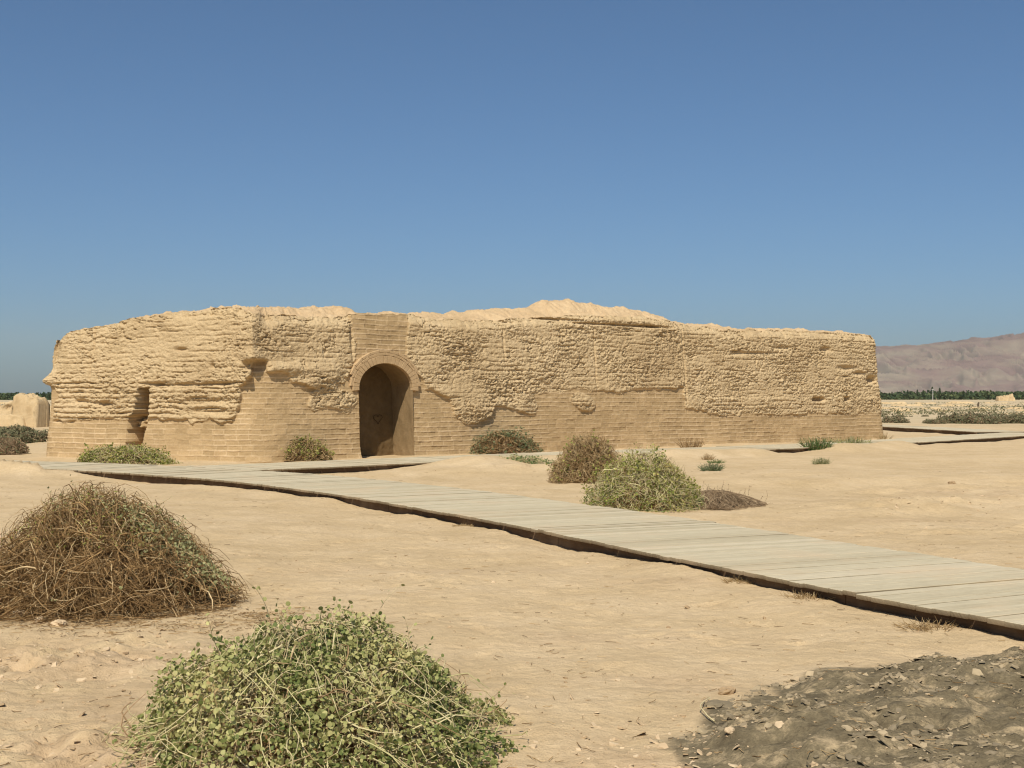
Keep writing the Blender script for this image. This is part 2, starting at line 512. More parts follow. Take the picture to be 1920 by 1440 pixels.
def build_ruin():
    root = empty('adobe_ruin', tuple(ORG), 'long ruined mud brick building with an arched niche, standing on the sand behind the boardwalks', 'ruin')
    wt = wall_height(bu)
    fr = np.linspace(0, 1, NZ)
    U = np.repeat(bu[None, :], NZ, 0)
    Z = -0.15 + fr[:, None] * (wt[None, :] + 0.15)
    # ragged mask of the eroded mud
    ju = 0.10 * fbm(U * 2.2, Z * 2.2, 4, 61); jz = 0.07 * fbm(U * 2.2, Z * 2.2, 4, 67)
    er = inside(ERODED, U + ju, Z + jz) | inside(PATCH, U + ju * 0.8, Z + jz * 0.8)
    er |= (U > FL + 1.5) & (Z > 1.2) | (U < -LL - 1.0) & (Z > 1.8)
    er = er.astype(float)
    # soften by a 3x3 mean
    e2 = er.copy()
    e2[1:-1, 1:-1] = sum(er[1 + a:NZ - 1 + a, 1 + b:len(bu) - 1 + b] for a in (-1, 0, 1) for b in (-1, 0, 1)) / 9
    bh, mort, bk = brick_field(U, Z)
    und = 0.035 * fbm(U * 0.35, Z * 0.5, 3, 71)
    # eroded mud: courses worn to ledges, lumps, pock marks
    zw = Z + 0.03 * fbm(U * 1.1, Z * 1.5, 3, 73)
    lay = np.abs(((zw / 0.128) % 1.0) - 0.5) * 2
    lay = sstep(0.0, 0.8, 1 - lay)
    lm = np.clip(0.45 + 1.0 * fbm(U * 0.35, Z * 0.9, 3, 79), 0, 1)
    onleft = (U < -0.2)
    zone = onleft & (Z > 1.0) & (Z < 2.0)
    lm = np.where(zone, np.clip(lm + 0.55, 0, 1.3), lm)
    w1, i1 = worley(U * 6.5 + 0.6 * pn(U * 3, Z * 3, 81), Z * 9.5 + 0.6 * pn(U * 3, Z * 3, 82), 3)
    w2, i2 = worley(U * 13, Z * 16, 5)
    rough = np.clip(0.85 + 1.15 * fbm(U * 0.5, Z * 0.9, 4, 83), 0.3, 1.7) * np.where(U < 0, 0.8, 1.0)
    big = fbm(U * 0.7, Z * 1.3, 4, 85)
    ridge = 1 - np.abs(fbm(U * 2.6, Z * 5.0, 4, 87))
    wx = U + 0.05 * pn(U * 5, Z * 5, 81); wz = Z + 0.05 * pn(U * 5, Z * 5, 82)
    crumb = 0.010 * facets(wx * 3.6, wz * 10, 3) + 0.021 * facets(wx * 7.5, wz * 24.0, 6) + 0.020 * facets(wx * 17, wz * 36.0, 8)
    pock = np.clip(fbm(U * 4.0, Z * 13, 4, 75) - 0.5, 0, 1) + 0.6 * np.clip(fbm(U * 7.5, Z * 11, 3, 77) - 0.5, 0, 1)
    mud = 0.05 + 0.028 * big + rough * crumb + 0.018 * rough * (ridge - 0.75) - 0.12 * rough * pock \
        + 0.010 * fbm(U * 9, Z * 12, 3, 89)
    gr = np.abs(((zw / 0.128 + 0.5) % 1.0) - 0.5) * 0.128
    groove = np.exp(-(gr / 0.020) ** 2) * np.clip(0.35 + 1.1 * fbm(U * 1.1, np.floor(zw / 0.128 + 0.5) * 3.7, 3, 74), 0, 1.2)
    c1 = np.exp(-(fbm(U * 0.75, Z * 2.6, 5, 70) / 0.045) ** 2) * np.clip(fbm(U * 0.9, Z * 1.4, 3, 72) * 1.6 + 0.15, 0, 1)
    c2 = np.exp(-(fbm(U * 2.2, Z * 1.3, 5, 69) / 0.040) ** 2) * np.clip(fbm(U * 0.8, Z * 1.1, 3, 68) * 1.6 - 0.1, 0, 1)
    mud = mud - (0.085 * c1 + 0.06 * c2) * np.where(U < -0.3, 0.55, 1.0)
    mud = mud - (0.030 + 0.030 * zone) * groove - 0.05 * zone * np.clip(fbm(U * 4, Z * 7, 3, 76) - 0.3, 0, 1) + 0.02 * zone * (lay - 0.5)
    # the lower layer on the right has worn almost flush with the brickwork
    mud -= 0.035 * (U > wallpx(1290, 700)[0])
    d = (bh + und) * (1 - e2) + mud * e2
    # the repaired corner is broadly rounded, the old mud above it still reaches out to the sharp corner
    Rc = CORNER / math.tan(TURN)
    th = TURN * np.clip(1 - np.abs(U) / CORNER, 0, 1)
    d = d + e2 * 0.92 * Rc * (1 / np.cos(th) - 1)
    # features
    def pit(px, py, wpx, hpx, dep, pw=2):
        u0, z0 = wallpx(px, py); s = F / 38.0
        ru = wpx / (s * 0.78); rz = hpx / s
        if px < 472: ru = wpx / (F / 34 * 0.9)
        g = np.exp(-(np.abs((U - u0) / ru) ** pw + np.abs((Z - z0) / rz) ** pw))
        return dep * g
    for a in [(1540, 749, 17, 5, -0.28, 4), (1593, 748, 9, 5, -0.26, 4), (1645, 712, 16, 10, -0.30), (1600, 690, 30, 5, -0.12), (1560, 655, 16, 6, -0.15), (1620, 700, 20, 5, -0.15),
              (1480, 652, 25, 4, -0.10), (1430, 662, 40, 3, -0.08), (1395, 662, 20, 4, -0.1), (505, 597, 14, 12, -0.14), (492, 650, 14, 26, -0.04), (480, 685, 18, 8, -0.35, 4),
              (475, 668, 14, 10, 0.12), (530, 690, 50, 9, 0.12), (600, 700, 40, 16, 0.10), (590, 720, 26, 12, 0.12), (640, 752, 30, 14, 0.05), (900, 770, 38, 20, 0.10), (985, 750, 16, 20, 0.10),
              (1097, 753, 17, 12, 0.07), (840, 735, 30, 12, 0.05), (1060, 598, 60, 2.5, -0.10, 4), (1160, 608, 110, 2.5, -0.13, 4), (1240, 612, 40, 3, -0.10, 4),
              (1170, 597, 105, 7, 0.06, 4), (1125, 665, 1.6, 60, -0.06), (1293, 690, 1.8, 80, -0.05), (670, 640, 3, 40, -0.08), (955, 650, 1.6, 40, -0.04),
              (165, 640, 2.5, 30, -0.07), (160, 700, 3, 40, -0.05), (390, 686, 4, 4, -0.15), (330, 655, 12, 3, -0.1), (145, 752, 16, 4, -0.13), (190, 758, 20, 5, -0.15),
              (103, 790, 8, 4, -0.14), (130, 792, 10, 3, -0.10), (290, 721, 14, 3, -0.15), (340, 722, 90, 2.5, -0.09, 4), (380, 752, 60, 3, -0.09), (400, 772, 60, 3, -0.10),
              (410, 719, 30, 3, -0.12), (92, 655, 10, 26, -0.10), (84, 714, 16, 12, 0.22)]:
        d = d + pit(*a) * np.clip(0.35 + e2, 0, 1)
    d = d + 0.0 * U
    # shelf of the right-hand lower mud layer
    d = d + 0.025 * e2 * ((U > wallpx(1290, 700)[0]) & (Z < wallpx(1450, 745)[1] + 0.04 * pn(U, U * 0, 91)))
    # blocked doorway in the left wall
    sj = 0.05 * pn(Z * 6, U * 0.5, 93)
    slot = inside(SLOT, U + sj * (Z > wallpx(260, 785)[1]), Z)
    slot_hi = slot & (Z > wallpx(260, 790)[1])
    shelf = 0.20 * sstep(0.25, 0.8, lay) * sstep(wallpx(277, 700)[0], wallpx(238, 700)[0], U)
    d = np.where(slot, -0.62 + bh, d)
    d = np.where(slot_hi, -0.95 + 2.2 * shelf + 0.1 * pn(U * 8, Z * 9, 95), d)
    d = np.where(slot & ~slot_hi & (Z > wallpx(260, 802)[1]), -0.36 + 0.12 * fbm(U * 6, Z * 7, 3, 97), d)
    # rounding and wear at the crest, batter, spread at the foot
    d = d - 0.16 * np.where(U < -0.6, 0.3, 1) * sstep(0.35, 0.0, wt[None, :] - Z) ** 2 * np.where(e2 > 0.5, 1, 0.2)
    d = d - BATTER * Z + 0.05 * np.exp(-np.clip(Z, 0, 9) / 0.12) * (0.5 + pn(U * 1.5, U * 0, 99))
    X = bx[None, :, 0] + bn[None, :, 0] * d - ORG[0]
    Y = bx[None, :, 1] + bn[None, :, 1] * d - ORG[1]
    V = np.stack([X, Y, Z], 2).reshape(-1, 3)
    fc = grid_faces(NZ, len(bu))
    cu = U.ravel()[fc].mean(1); cz = Z.ravel()[fc].mean(1)
    opening = (cu > uL) & (cu < uR) & ((cz < zS) | (((cu - uC) / aw) ** 2 + ((cz - zS) / ah) ** 2 < 1))
    cer = e2.ravel()[fc].mean(1) > 0.5
    csl = slot.ravel()[fc].mean(1) > 0.5

    def sub(sel, name, mat):
        f = fc[sel]; ids, inv = np.unique(f.ravel(), return_inverse=True)
        return link_mesh(name, V[ids], inv.reshape(f.shape), mat, root, True,
                         {'mort': mort.ravel()[ids], 'bk': bk.ravel()[ids]})
    o = sub(~opening & cer & ~csl, 'mud_wall', MUD); o['label'] = 'rough eroded upper wall of lumpy mud'
    o = sub(~opening & ~cer & ~csl, 'brick_facing', BRICK); o['label'] = 'smooth repaired mud brick courses at the foot and round the arch'
    o = sub(csl, 'blocked_doorway', BRICK); o['label'] = 'narrow walled-up doorway with a dark broken top'
    # crest of loose rubble: runs inward from the wall top
    dtop = d[-1]
    nv = np.concatenate([np.linspace(0, 1.6, 40), np.linspace(1.75, 9, 30)])
    sel = (bu > -LL + 0.3) & (bu < FL - 0.4)
    cu_, cx_, cn_, ct_, cd_ = bu[sel], bx[sel], bn[sel], wt[sel], dtop[sel]
    step = slice(None, None, 2)
    cu_, cx_, cn_, ct_, cd_ = cu_[step], cx_[step], cn_[step], ct_[step], cd_[step]
    # normals eased round the corner so that the inward lines do not cross
    sm = np.array([cn_[np.abs(cu_ - u_) < 3.0].mean(0) for u_ in cu_])
    sm /= np.linalg.norm(sm, axis=1)[:, None]
    # inward direction blends towards the mid line so the sheet does not fold at the corner
    ctr = (P1 + P2) / 2 - FN * 6
    tz = top_z(cu_ - 0.9 * np.tanh(cu_ / 1.5))   # the crest stands a metre in, so it is seen a little to one side
    Uc = np.repeat(cu_[None, :], len(nv), 0); Vv = np.repeat(nv[:, None], len(cu_), 1)
    inn = -sm
    to = ctr[None, :] - cx_; to /= np.linalg.norm(to, axis=1)[:, None]
    k = np.clip(Vv / 9, 0, 1)[..., None]
    k = 0.6 * k
    dirv = inn[None] * (1 - k) + to[None] * k
    far = np.minimum(Vv, 0.9 * np.linalg.norm(ctr[None, :] - cx_, axis=1)[None, :])
    XY = cx_[None] + cn_[None] * cd_[None, :, None] + dirv * far[..., None]
    ys = (cx_[:, 1] + 1.0) / cx_[:, 1]
    aim = CAM_H + (tz - CAM_H) * ys           # seen from below, a crest a metre back must stand a little higher
    ris = sstep(0, 1.1, Vv)
    H = ct_[None, :] * (1 - ris) + aim[None, :] * ris
    H = H - 0.30 * np.clip(Vv - 1.5, 0, 4.5)
    nz = 0.07 * fbm(Uc * 1.6, Vv * 1.6, 4, 101) + 0.02 * facets(Uc * 4, Vv * 4, 7) + 0.03 * facets(Uc * 9, Vv * 9, 9) + 0.015 * fbm(Uc * 8, Vv * 8, 2, 103)
    H = H + nz * sstep(0, 0.12, Vv) - 0.004
    Vt = np.stack([XY[..., 0] - ORG[0], XY[..., 1] - ORG[1], H], 2).reshape(-1, 3)
    o = link_mesh('rubble_crest', Vt, grid_faces(len(nv), len(cu_)), MUD_TOP, root)
    o['label'] = 'pale loose rubble heaped along the wall top'

    # niche lining: sleeve, back wall
    dep = 0.95
    def W(u, z, q):          # wall coords -> local xyz, q = outward
        p = P1[None, :] + np.outer(u, FD) + np.outer(q - BATTER * 0.5 * z, FN)
        return np.stack([p[:, 0] - ORG[0], p[:, 1] - ORG[1], z], 1)
    m = 60
    th = np.linspace(0, np.pi, m)
    ol = np.concatenate([np.stack([np.full(40, uR + 0.012), np.linspace(-0.2, zS, 40)], 1),
                         np.stack([uC + (aw + 0.012) * np.cos(th), zS + (ah + 0.012) * np.sin(th)], 1)[1:-1],
                         np.stack([np.full(40, uL - 0.012), np.linspace(zS, -0.2, 40)], 1)])
    nd = 30
    q = np.linspace(-0.015, -dep, nd)
    Uo = np.repeat(ol[None, :, 0], nd, 0); Zo = np.repeat(ol[None, :, 1], nd, 0); Q = np.repeat(q[:, None], len(ol), 1)
    cx = uC - Uo; cz = np.where(Zo > zS, zS - Zo, 0); ln = np.sqrt(cx ** 2 + cz ** 2) + 1e-6
    arc_l = np.arange(len(ol))[None, :] * 0.06
    bump = 0.02 * fbm(Q * 3 + arc_l * 0, arc_l * 1.0, 4, 111) * sstep(0, -0.15, Q)
    Uo = Uo + cx / ln * bump; Zo = Zo + cz / ln * bump
    o = link_mesh('niche_lining', W(Uo.ravel(), Zo.ravel(), Q.ravel()), grid_faces(nd, len(ol)), SLEEVE_SHADE, root)
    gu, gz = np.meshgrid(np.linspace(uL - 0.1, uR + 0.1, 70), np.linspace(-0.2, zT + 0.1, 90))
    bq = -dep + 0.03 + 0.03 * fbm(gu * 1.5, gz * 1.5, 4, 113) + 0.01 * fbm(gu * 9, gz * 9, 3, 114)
    o2 = link_mesh('niche_back', W(gu.ravel(), gz.ravel(), bq.ravel()), grid_faces(90, 70), PLASTER_SHADE, root)
    # scratched heart on the back of the niche
    t = np.linspace(0, 2 * np.pi, 60)
    hx = 16 * np.sin(t) ** 3; hz = 13 * np.cos(t) - 5 * np.cos(2 * t) - 2 * np.cos(3 * t) - np.cos(4 * t)
    hu = uL + 1.22 + hx * 0.0085 + 0.01 * np.sin(t * 5); hzz = wallpx(720, 786)[1] + hz * 0.0085
    hq = -dep + 0.065 + 0.03 * fbm(hu * 1.5, hzz * 1.5, 4, 113)
    pl = W(hu, hzz, hq)
    v, f, _ = tubes(pl[None], np.full((1, 60), 0.008), 5)
    link_mesh('heart_mark', v, f, mat_plain('scratch', (0.05, 0.03, 0.012)), root)['label'] = 'dark outline of a heart scratched on the niche back'
    # arch ring: one course of bricks on end, two courses lying along the curve
    vs, fs, rn = [], [], []

    def brickbox(th0, th1, r0, r1, q0, q1, jit):
        k = []
        for rr, qq, ins in ((0, q0, 0), (0, q1 - 0.008, 0), (1, q1, 0.007)):
            for (tt, r) in ((th0, r0), (th0, r1), (th1, r1), (th1, r0)):
                tm, rm = (th0 + th1) / 2, (r0 + r1) / 2
                ti = tt + (tm - tt) * ins / max(0.02, abs(tt - tm) * (aw + rm)); ri = r + np.sign(rm - r) * ins
                k.append((uC + (aw + ri) * math.cos(ti), zS + (ah + ri) * math.sin(ti), qq + jit))
        b = len(vs)
        p = W(np.array([x[0] for x in k]), np.array([x[1] for x in k]), np.array([x[2] for x in k]))
        vs.extend(p.tolist())
        for lvl in (0, 4):
            for j in range(4):
                fs.append((b + lvl + j, b + lvl + (j + 1) % 4, b + lvl + 4 + (j + 1) % 4, b + lvl + 4 + j))
        fs.append((b + 8, b + 9, b + 10, b + 11))
        rn.extend([random.random()] * 12)
    n = 25; a0, a1 = -0.08, math.pi + 0.08
    for i in range(n):
        t0 = a0 + (a1 - a0) * i / n; t1 = a0 + (a1 - a0) * (i + 1) / n
        g = 0.001 + random.random() * 0.003
        brickbox(t0 + g, t1 - g, 0.0 if 0 < t0 < math.pi - 0.1 else 0.005, 0.20 + random.uniform(-0.008, 0.008), -0.10, 0.012, random.uniform(-0.005, 0.004))
    for r0, nn, lo_, hi_ in ((0.208, 12, 0.06, math.pi - 0.06), (0.283, 9, 0.40, math.pi - 0.36)):
        for i in range(nn):
            t0 = lo_ + (hi_ - lo_) * i / nn; t1 = lo_ + (hi_ - lo_) * (i + 1) / nn
            brickbox(t0 + 0.004, t1 - 0.004, r0, r0 + 0.070, -0.10, 0.009, random.uniform(-0.006, 0.004))
    link_mesh('arch_ring', np.array(vs), np.array(fs), RING, root, False, {'rnd': rn})
    return root


def mat_plain(name, c):
    m = M(name); m.color(c)
    return m.m


# ------------------------------------------------------------------ tubes, leaves, clods
def tubes(pl, rad, sides=3):
    """pl (N,K,3), rad (N,K) -> verts, quads, index of polyline per vertex"""
    N, K, _ = pl.shape
    t = np.gradient(pl, axis=1)
    t /= np.linalg.norm(t, axis=2, keepdims=True) + 1e-9
    up = np.where(np.abs(t[..., 2:3]) < 0.9, np.array([0, 0, 1.0]), np.array([1.0, 0, 0]))
    a = np.cross(t, up); a /= np.linalg.norm(a, axis=2, keepdims=True) + 1e-9
    b = np.cross(t, a)
    ang = np.arange(sides) * 2 * np.pi / sides
    v = pl[:, :, None, :] + rad[:, :, None, None] * (a[:, :, None, :] * np.cos(ang)[None, None, :, None] + b[:, :, None, :] * np.sin(ang)[None, None, :, None])
    base = (np.arange(N) * K * sides)[:, None, None] + (np.arange(K - 1) * sides)[None, :, None] + np.arange(sides)[None, None, :]
    nxt = (np.arange(N) * K * sides)[:, None, None] + (np.arange(K - 1) * sides)[None, :, None] + ((np.arange(sides) + 1) % sides)[None, None, :]
    f = np.stack([base, nxt, nxt + sides, base + sides], 3).reshape(-1, 4)
    return v.reshape(-1, 3), f, np.repeat(np.arange(N), K * sides)


def unit(v): return v / (np.linalg.norm(v, axis=-1, keepdims=True) + 1e-9)


def leaves(pos, nrm, size, shape, rng):
    """flat leaves; shape = list of (x, y, lift) of one leaf outline"""
    N = len(pos)
    ax = unit(np.cross(nrm, rng.normal(size=(N, 3))))
    ay = np.cross(nrm, ax)
    s = np.array(shape)
    v = pos[:, None, :] + size[:, None, None] * (ax[:, None, :] * s[None, :, 0, None] + ay[:, None, :] * s[None, :, 1, None] + nrm[:, None, :] * s[None, :, 2, None])
    k = len(s)
    f = np.arange(N)[:, None] * k + np.arange(k)[None, :]
    return v.reshape(-1, 3), f, np.repeat(np.arange(N), k)


ROUND = [(0, -0.5, 0), (0.38, -0.34, 0.06), (0.5, 0.02, 0.09), (0.36, 0.36, 0.05), (0, 0.55, -0.03), (-0.36, 0.36, 0.05), (-0.5, 0.02, 0.09), (-0.38, -0.34, 0.06)]
SLIM = [(0, -0.6, 0), (0.2, 0, 0.03), (0, 0.6, 0), (-0.2, 0, 0.03)]


def dome_r(az, el, seed, lump):
    return 1 + lump * fbm(np.cos(az) * 1.3 + el * 0.9, np.sin(az) * 1.3 + el * 0.6, 3, seed)


def bush(name, label, cat, x, y, rx, ry, h, twig=None, leaf=None, core=None, seed=1, lump=0.22, z=0.0, group=None, shaper=None, sprig=None, leaf_r=(0.55, 1.06)):
    """twig=(n, length, radius, material, droop); leaf=(n, size, material, outline); core=(material, fraction)"""
    rng = np.random.default_rng(seed)
    root = empty(name, (x, y, z), label, cat, group)
    S = np.array([rx, ry, h])

    def shell(n, r0, r1, pw=0.5, elmin=-0.05):
        az = rng.uniform(0, 2 * np.pi, n); sel = rng.uniform(elmin, 1, n); el = np.arcsin(np.clip(sel, -1, 1))
        rr = r0 + (r1 - r0) * rng.uniform(0, 1, n) ** pw
        R = dome_r(az, el, seed, lump) * rr
        d = np.stack([np.cos(az) * np.cos(el), np.sin(az) * np.cos(el), np.sin(el)], 1)
        p = d * R[:, None]
        return p, d
    if twig:
        n, L, rad, mat, droop = twig
        K = 7
        p, d = shell(n, 0.25, 0.98, 0.6)
        p = p * S
        dirv = unit(d * np.array([1, 1, 0.8]) + 0.75 * rng.normal(size=(n, 3)))
        pl = np.zeros((n, K, 3)); pl[:, 0] = p
        ln = L * rng.uniform(0.4, 1.2, n)
        bend = rng.normal(size=(n, 3)) * 0.22
        for k in range(1, K):
            dirv = unit(dirv + bend + rng.normal(size=(n, 3)) * 0.16 - np.array([0, 0, droop]))
            pl[:, k] = pl[:, k - 1] + dirv * (ln / (K - 1))[:, None]
        over = np.linalg.norm(pl / S, axis=2)
        keep = rng.uniform(1.02, 1.20, n)[:, None]
        sc = np.where(over > keep, keep / over, 1.0)
        pl = pl * sc[..., None]
        pl[..., 2] = np.maximum(pl[..., 2], 0.006 + 0.01 * rng.random((n, 1)))
        if shaper is not None: pl = shaper(pl)
        rd = rad * (rng.uniform(0.6, 1.4, n) * (1 + 1.1 * (rng.random(n) < 0.05)))[:, None] * np.linspace(1.1, 0.45, K)[None, :]
        v, f, ix = tubes(pl, rd)
        rv = rng.random(n) ** 1.1
        tw = [(v, f, rv[ix])]
    if sprig:
        n, L, rad, lsz, lmat = sprig
        K = 8
        p, d = shell(n, 0.72, 1.0, 1.0, 0.1)
        p = p * S
        if shaper is not None: p = shaper(p)
        dv = unit(d * np.array([0.9, 0.9, 0.8]) + 0.4 * rng.normal(size=(n, 3)) + np.array([0, 0, 0.45]))
        pl = np.zeros((n, K, 3)); pl[:, 0] = p
        ln = L * rng.uniform(0.35, 1.25, n); bend = rng.normal(size=(n, 3)) * 0.14
        for k in range(1, K):
            dv = unit(dv + bend + rng.normal(size=(n, 3)) * 0.10)
            pl[:, k] = pl[:, k - 1] + dv * (ln / (K - 1))[:, None]
        v, f, ix = tubes(pl, rad * rng.uniform(0.7, 1.3, n)[:, None] * np.linspace(1, 0.5, K)[None])
        tw.append((v, f + len(tw[0][0]), (0.5 + 0.5 * rng.random(n))[ix]))
        q = (pl[:, 2:] + rng.normal(size=(n, K - 2, 3)) * lsz * 0.45).reshape(-1, 3)
        v, f, ix = leaves(q, unit(rng.normal(size=q.shape) + np.array([0, -0.5, 0.6])), lsz * rng.uniform(0.6, 1.2, len(q)), ROUND, rng)
        link_mesh('leaves', v, f, lmat, root, False, {'rnd': (0.1 + 0.75 * rng.random(len(q)))[ix]})
    if twig:
        link_mesh('twigs', np.concatenate([t[0] for t in tw]), np.concatenate([t[1] for t in tw]), twig[3], root, True, {'rnd': np.concatenate([t[2] for t in tw])})
    if leaf:
        lf = leaf if isinstance(leaf, list) else [leaf]
        for (n, size, mat, outline, region) in lf:
            p, d = shell(n, leaf_r[0], leaf_r[1], 0.35)
            p = p * S
            if region is not None:
                kk = region(p / S, rng); p, d = p[kk], d[kk]
            if shaper is not None: p = shaper(p)
            p[:, 2] = np.maximum(p[:, 2], 0.01)
            nr = unit(d * 0.7 + np.array([0, 0, 0.3]) + 1.15 * rng.normal(size=d.shape))
            clump = 0.5 + 0.55 * fbm(p[:, 0] / rx * 2.2 + seed, p[:, 2] / h * 2.2 + p[:, 1], 3, seed)
            rv = np.clip(0.5 * clump + 0.5 * rng.random(len(p)) + 0.12 * (p[:, 2] / h - 0.5), 0, 1)
            v, f, ix = leaves(p, nr, size * rng.uniform(0.55, 1.25, len(p)), outline, rng)
            link_mesh('leaves', v, f, mat, root, False, {'rnd': rv[ix]})
    if core:
        mat, fr = core
        nu, nv = 40, 14
        az = np.linspace(0, 2 * np.pi, nu); el = np.linspace(-0.1, np.pi / 2, nv)
        A, E = np.meshgrid(az, el)
        R = dome_r(A, E, seed, lump) * fr * (1 + 0.12 * fbm(A * 3, E * 6, 3, seed + 4) * np.sin(A / 2) )
        v = np.stack([np.cos(A) * np.cos(E) * R * rx, np.sin(A) * np.cos(E) * R * ry, np.sin(E) * R * h], 2).reshape(-1, 3)
        if shaper is not None: v = shaper(v)
        link_mesh('litter_mound', v, grid_faces(nv, nu), mat, root, True, {'rnd': rng.random(len(v)) * 0.5})
    return root


def clod_mesh(p, size, rng, flat=0.45):
    """p (N,3) -> irregular lumps, one deformed low sphere each"""
    nu, nv = 7, 5
    az = np.arange(nu) * 2 * np.pi / nu; el = np.linspace(-1.2, 1.35, nv)
    A, E = np.meshgrid(az, el)
    N = len(p)
    base = np.stack([np.cos(A) * np.cos(E), np.sin(A) * np.cos(E), np.sin(E)], 2).reshape(-1, 3)
    k = len(base)
    R = 1 + rng.normal(size=(N, k)) * 0.22
    sc = np.stack([rng.uniform(0.7, 1.5, N), rng.uniform(0.6, 1.1, N), rng.uniform(0.5, 1.2, N) * flat], 1)
    v = base[None] * R[..., None] * sc[:, None, :]
    th = rng.uniform(0, 6.28, N); c, s = np.cos(th)[:, None], np.sin(th)[:, None]
    tl = rng.normal(size=(N, 1)) * 0.25
    x = v[..., 0] * c - v[..., 1] * s; y = v[..., 0] * s + v[..., 1] * c; zz = v[..., 2] + x * tl
    v = np.stack([x, y, zz], 2) * size[:, None, None] + p[:, None, :]
    i = (np.arange(nv - 1)[:, None] * nu + np.arange(nu)[None, :]).ravel()
    j = (np.arange(nv - 1)[:, None] * nu + (np.arange(nu)[None, :] + 1) % nu).ravel()
    f1 = np.stack([i, j, j + nu, i + nu], 1)
    f = (np.arange(N)[:, None, None] * k + f1[None]).reshape(-1, 4)
    cap = np.arange(N)[:, None] * k + ((nv - 1) * nu + np.arange(nu))[None, :]
    return v.reshape(-1, 3), [f, cap], np.repeat(np.arange(N), k)


# ------------------------------------------------------------------ ground
ASH = np.array([(0.60, 6.15), (0.84, 6.5), (1.06, 7.0), (1.40, 7.62), (1.75, 7.88), (2.1, 7.95), (2.4, 8.1), (3.2, 8.4), (5.0, 8.7), (9, 6), (9, 2), (0.6, 2), (0.62, 5.0), (0.66, 5.6)])


def poly_dist(poly, x, y):
    best = np.full(np.shape(x), 1e9)
    n = len(poly)
    for i in range(n):
        a = poly[i]; b = poly[(i + 1) % n]; ab = b - a
        t = np.clip(((x - a[0]) * ab[0] + (y - a[1]) * ab[1]) / (ab @ ab), 0, 1)
        best = np.minimum(best, np.hypot(x - a[0] - t * ab[0], y - a[1] - t * ab[1]))
    return best


def seg_gauss(x, y, a, b, wd):
    a = np.array(a); b = np.array(b); ab = b - a
    t = np.clip(((x - a[0]) * ab[0] + (y - a[1]) * ab[1]) / (ab @ ab), 0, 1)
    d = np.hypot(x - a[0] - t * ab[0], y - a[1] - t * ab[1])
    return np.exp(-(d / wd) ** 2)


A_NEAR = np.array([(5.9, 4.0), (3.28, 8.75), (2.09, 10.94), (0.236, 15.1), (-1.6, 18.6), (-3.4, 21.6), (-5.46, 24.3), (-9.14, 27.5), (-13.5, 29.6), (-20, 32.6)])
B_NEAR = np.array([(-5.75, 26.7), (-4.36, 27.9), (-1.15, 31.0), (2.97, 34.8), (7.2, 37.7), (12.06, 42.3), (19.3, 51.0), (34, 68)])


def smooth_line(p, n=400, it=2):
    p = np.array(p, float)
    for _ in range(it):
        q = [p[0]]
        for i in range(len(p) - 1):
            q += [p[i] * 0.75 + p[i + 1] * 0.25, p[i] * 0.25 + p[i + 1] * 0.75]
        q.append(p[-1]); p = np.array(q)
    s = np.concatenate([[0], np.cumsum(np.linalg.norm(np.diff(p, axis=0), axis=1))])
    t = np.linspace(0, s[-1], n)
    return np.stack([np.interp(t, s, p[:, 0]), np.interp(t, s, p[:, 1])], 1)


def line_dist(line, x, y):
    """signed distance (positive on the right of the direction of travel) to a polyline"""
    best = np.full(np.shape(x), 1e9); sg = np.zeros(np.shape(x))
    for i in range(len(line) - 1):
        a = line[i]; ab = line[i + 1] - a
        t = np.clip(((x - a[0]) * ab[0] + (y - a[1]) * ab[1]) / (ab @ ab), 0, 1)
        dx = x - a[0] - t * ab[0]; dy = y - a[1] - t * ab[1]
        d = np.hypot(dx, dy); m = d < best
        best = np.where(m, d, best); sg = np.where(m, np.sign(ab[0] * -dy + ab[1] * dx), sg)
    return best * sg


DECK_W = 2.17
def shifted(p, w):
    t = np.gradient(p, axis=0); t /= np.linalg.norm(t, axis=1)[:, None]
    return p + np.stack([t[:, 1], -t[:, 0]], 1) * w


AL = shifted(smooth_line(A_NEAR), 0.09); BL = smooth_line(B_NEAR)
AL_C = AL[::10]; BL_C = smooth_line(B_NEAR, 40)


def ground_h(x, y, want=False):
    x = np.asarray(x, float); y = np.asarray(y, float)
    near = np.exp(-np.clip(y - 60, 0, 1e5) / 40)
    h = 0.05 * fbm(x * 0.22, y * 0.22, 3, 201) * near + 0.022 * fbm(x * 1.1, y * 1.1, 5, 203) * near
    close = np.clip(1 - (y - 14) / 16, 0, 1) * (np.abs(x) < 40)
    h = h + (0.006 * fbm(x * 6, y * 6, 3, 205) + 0.012 * np.clip(fbm(x * 2.6, y * 2.6, 3, 206) - 0.25, 0, 1)) * close
    # drifts along the far boardwalk
    for a, b, wd, am in (((-0.9, 30.4), (2.6, 33.8), 0.75, 0.22), ((4.0, 35.0), (6.6, 37.1), 0.6, 0.20), ((9.5, 39.2), (11.8, 41.5), 0.7, 0.24),
                         ((-0.9, 28.4), (1.5, 29.6), 0.9, 0.14), ((2, 24), (6, 28), 1.6, 0.06), ((5.2, 19.5), (10, 22), 0.8, 0.12), ((4.5, 24.3), (10, 25), 0.7, 0.10), ((6, 26), (12, 27), 1.4, 0.10), ((9, 33), (14, 36), 2.0, 0.10), ((-9.3, 27.15), (-18, 31.1), 0.5, 0.30)):
        h = h + am * seg_gauss(x, y, a, b, wd)
    # sand kept off the decks
    da = line_dist(AL_C, x, y); db = line_dist(BL_C, x, y)
    ina = sstep(-0.10, 0.25, -da) * sstep(DECK_W + 0.05, DECK_W - 0.5, -da)
    return h, da, db


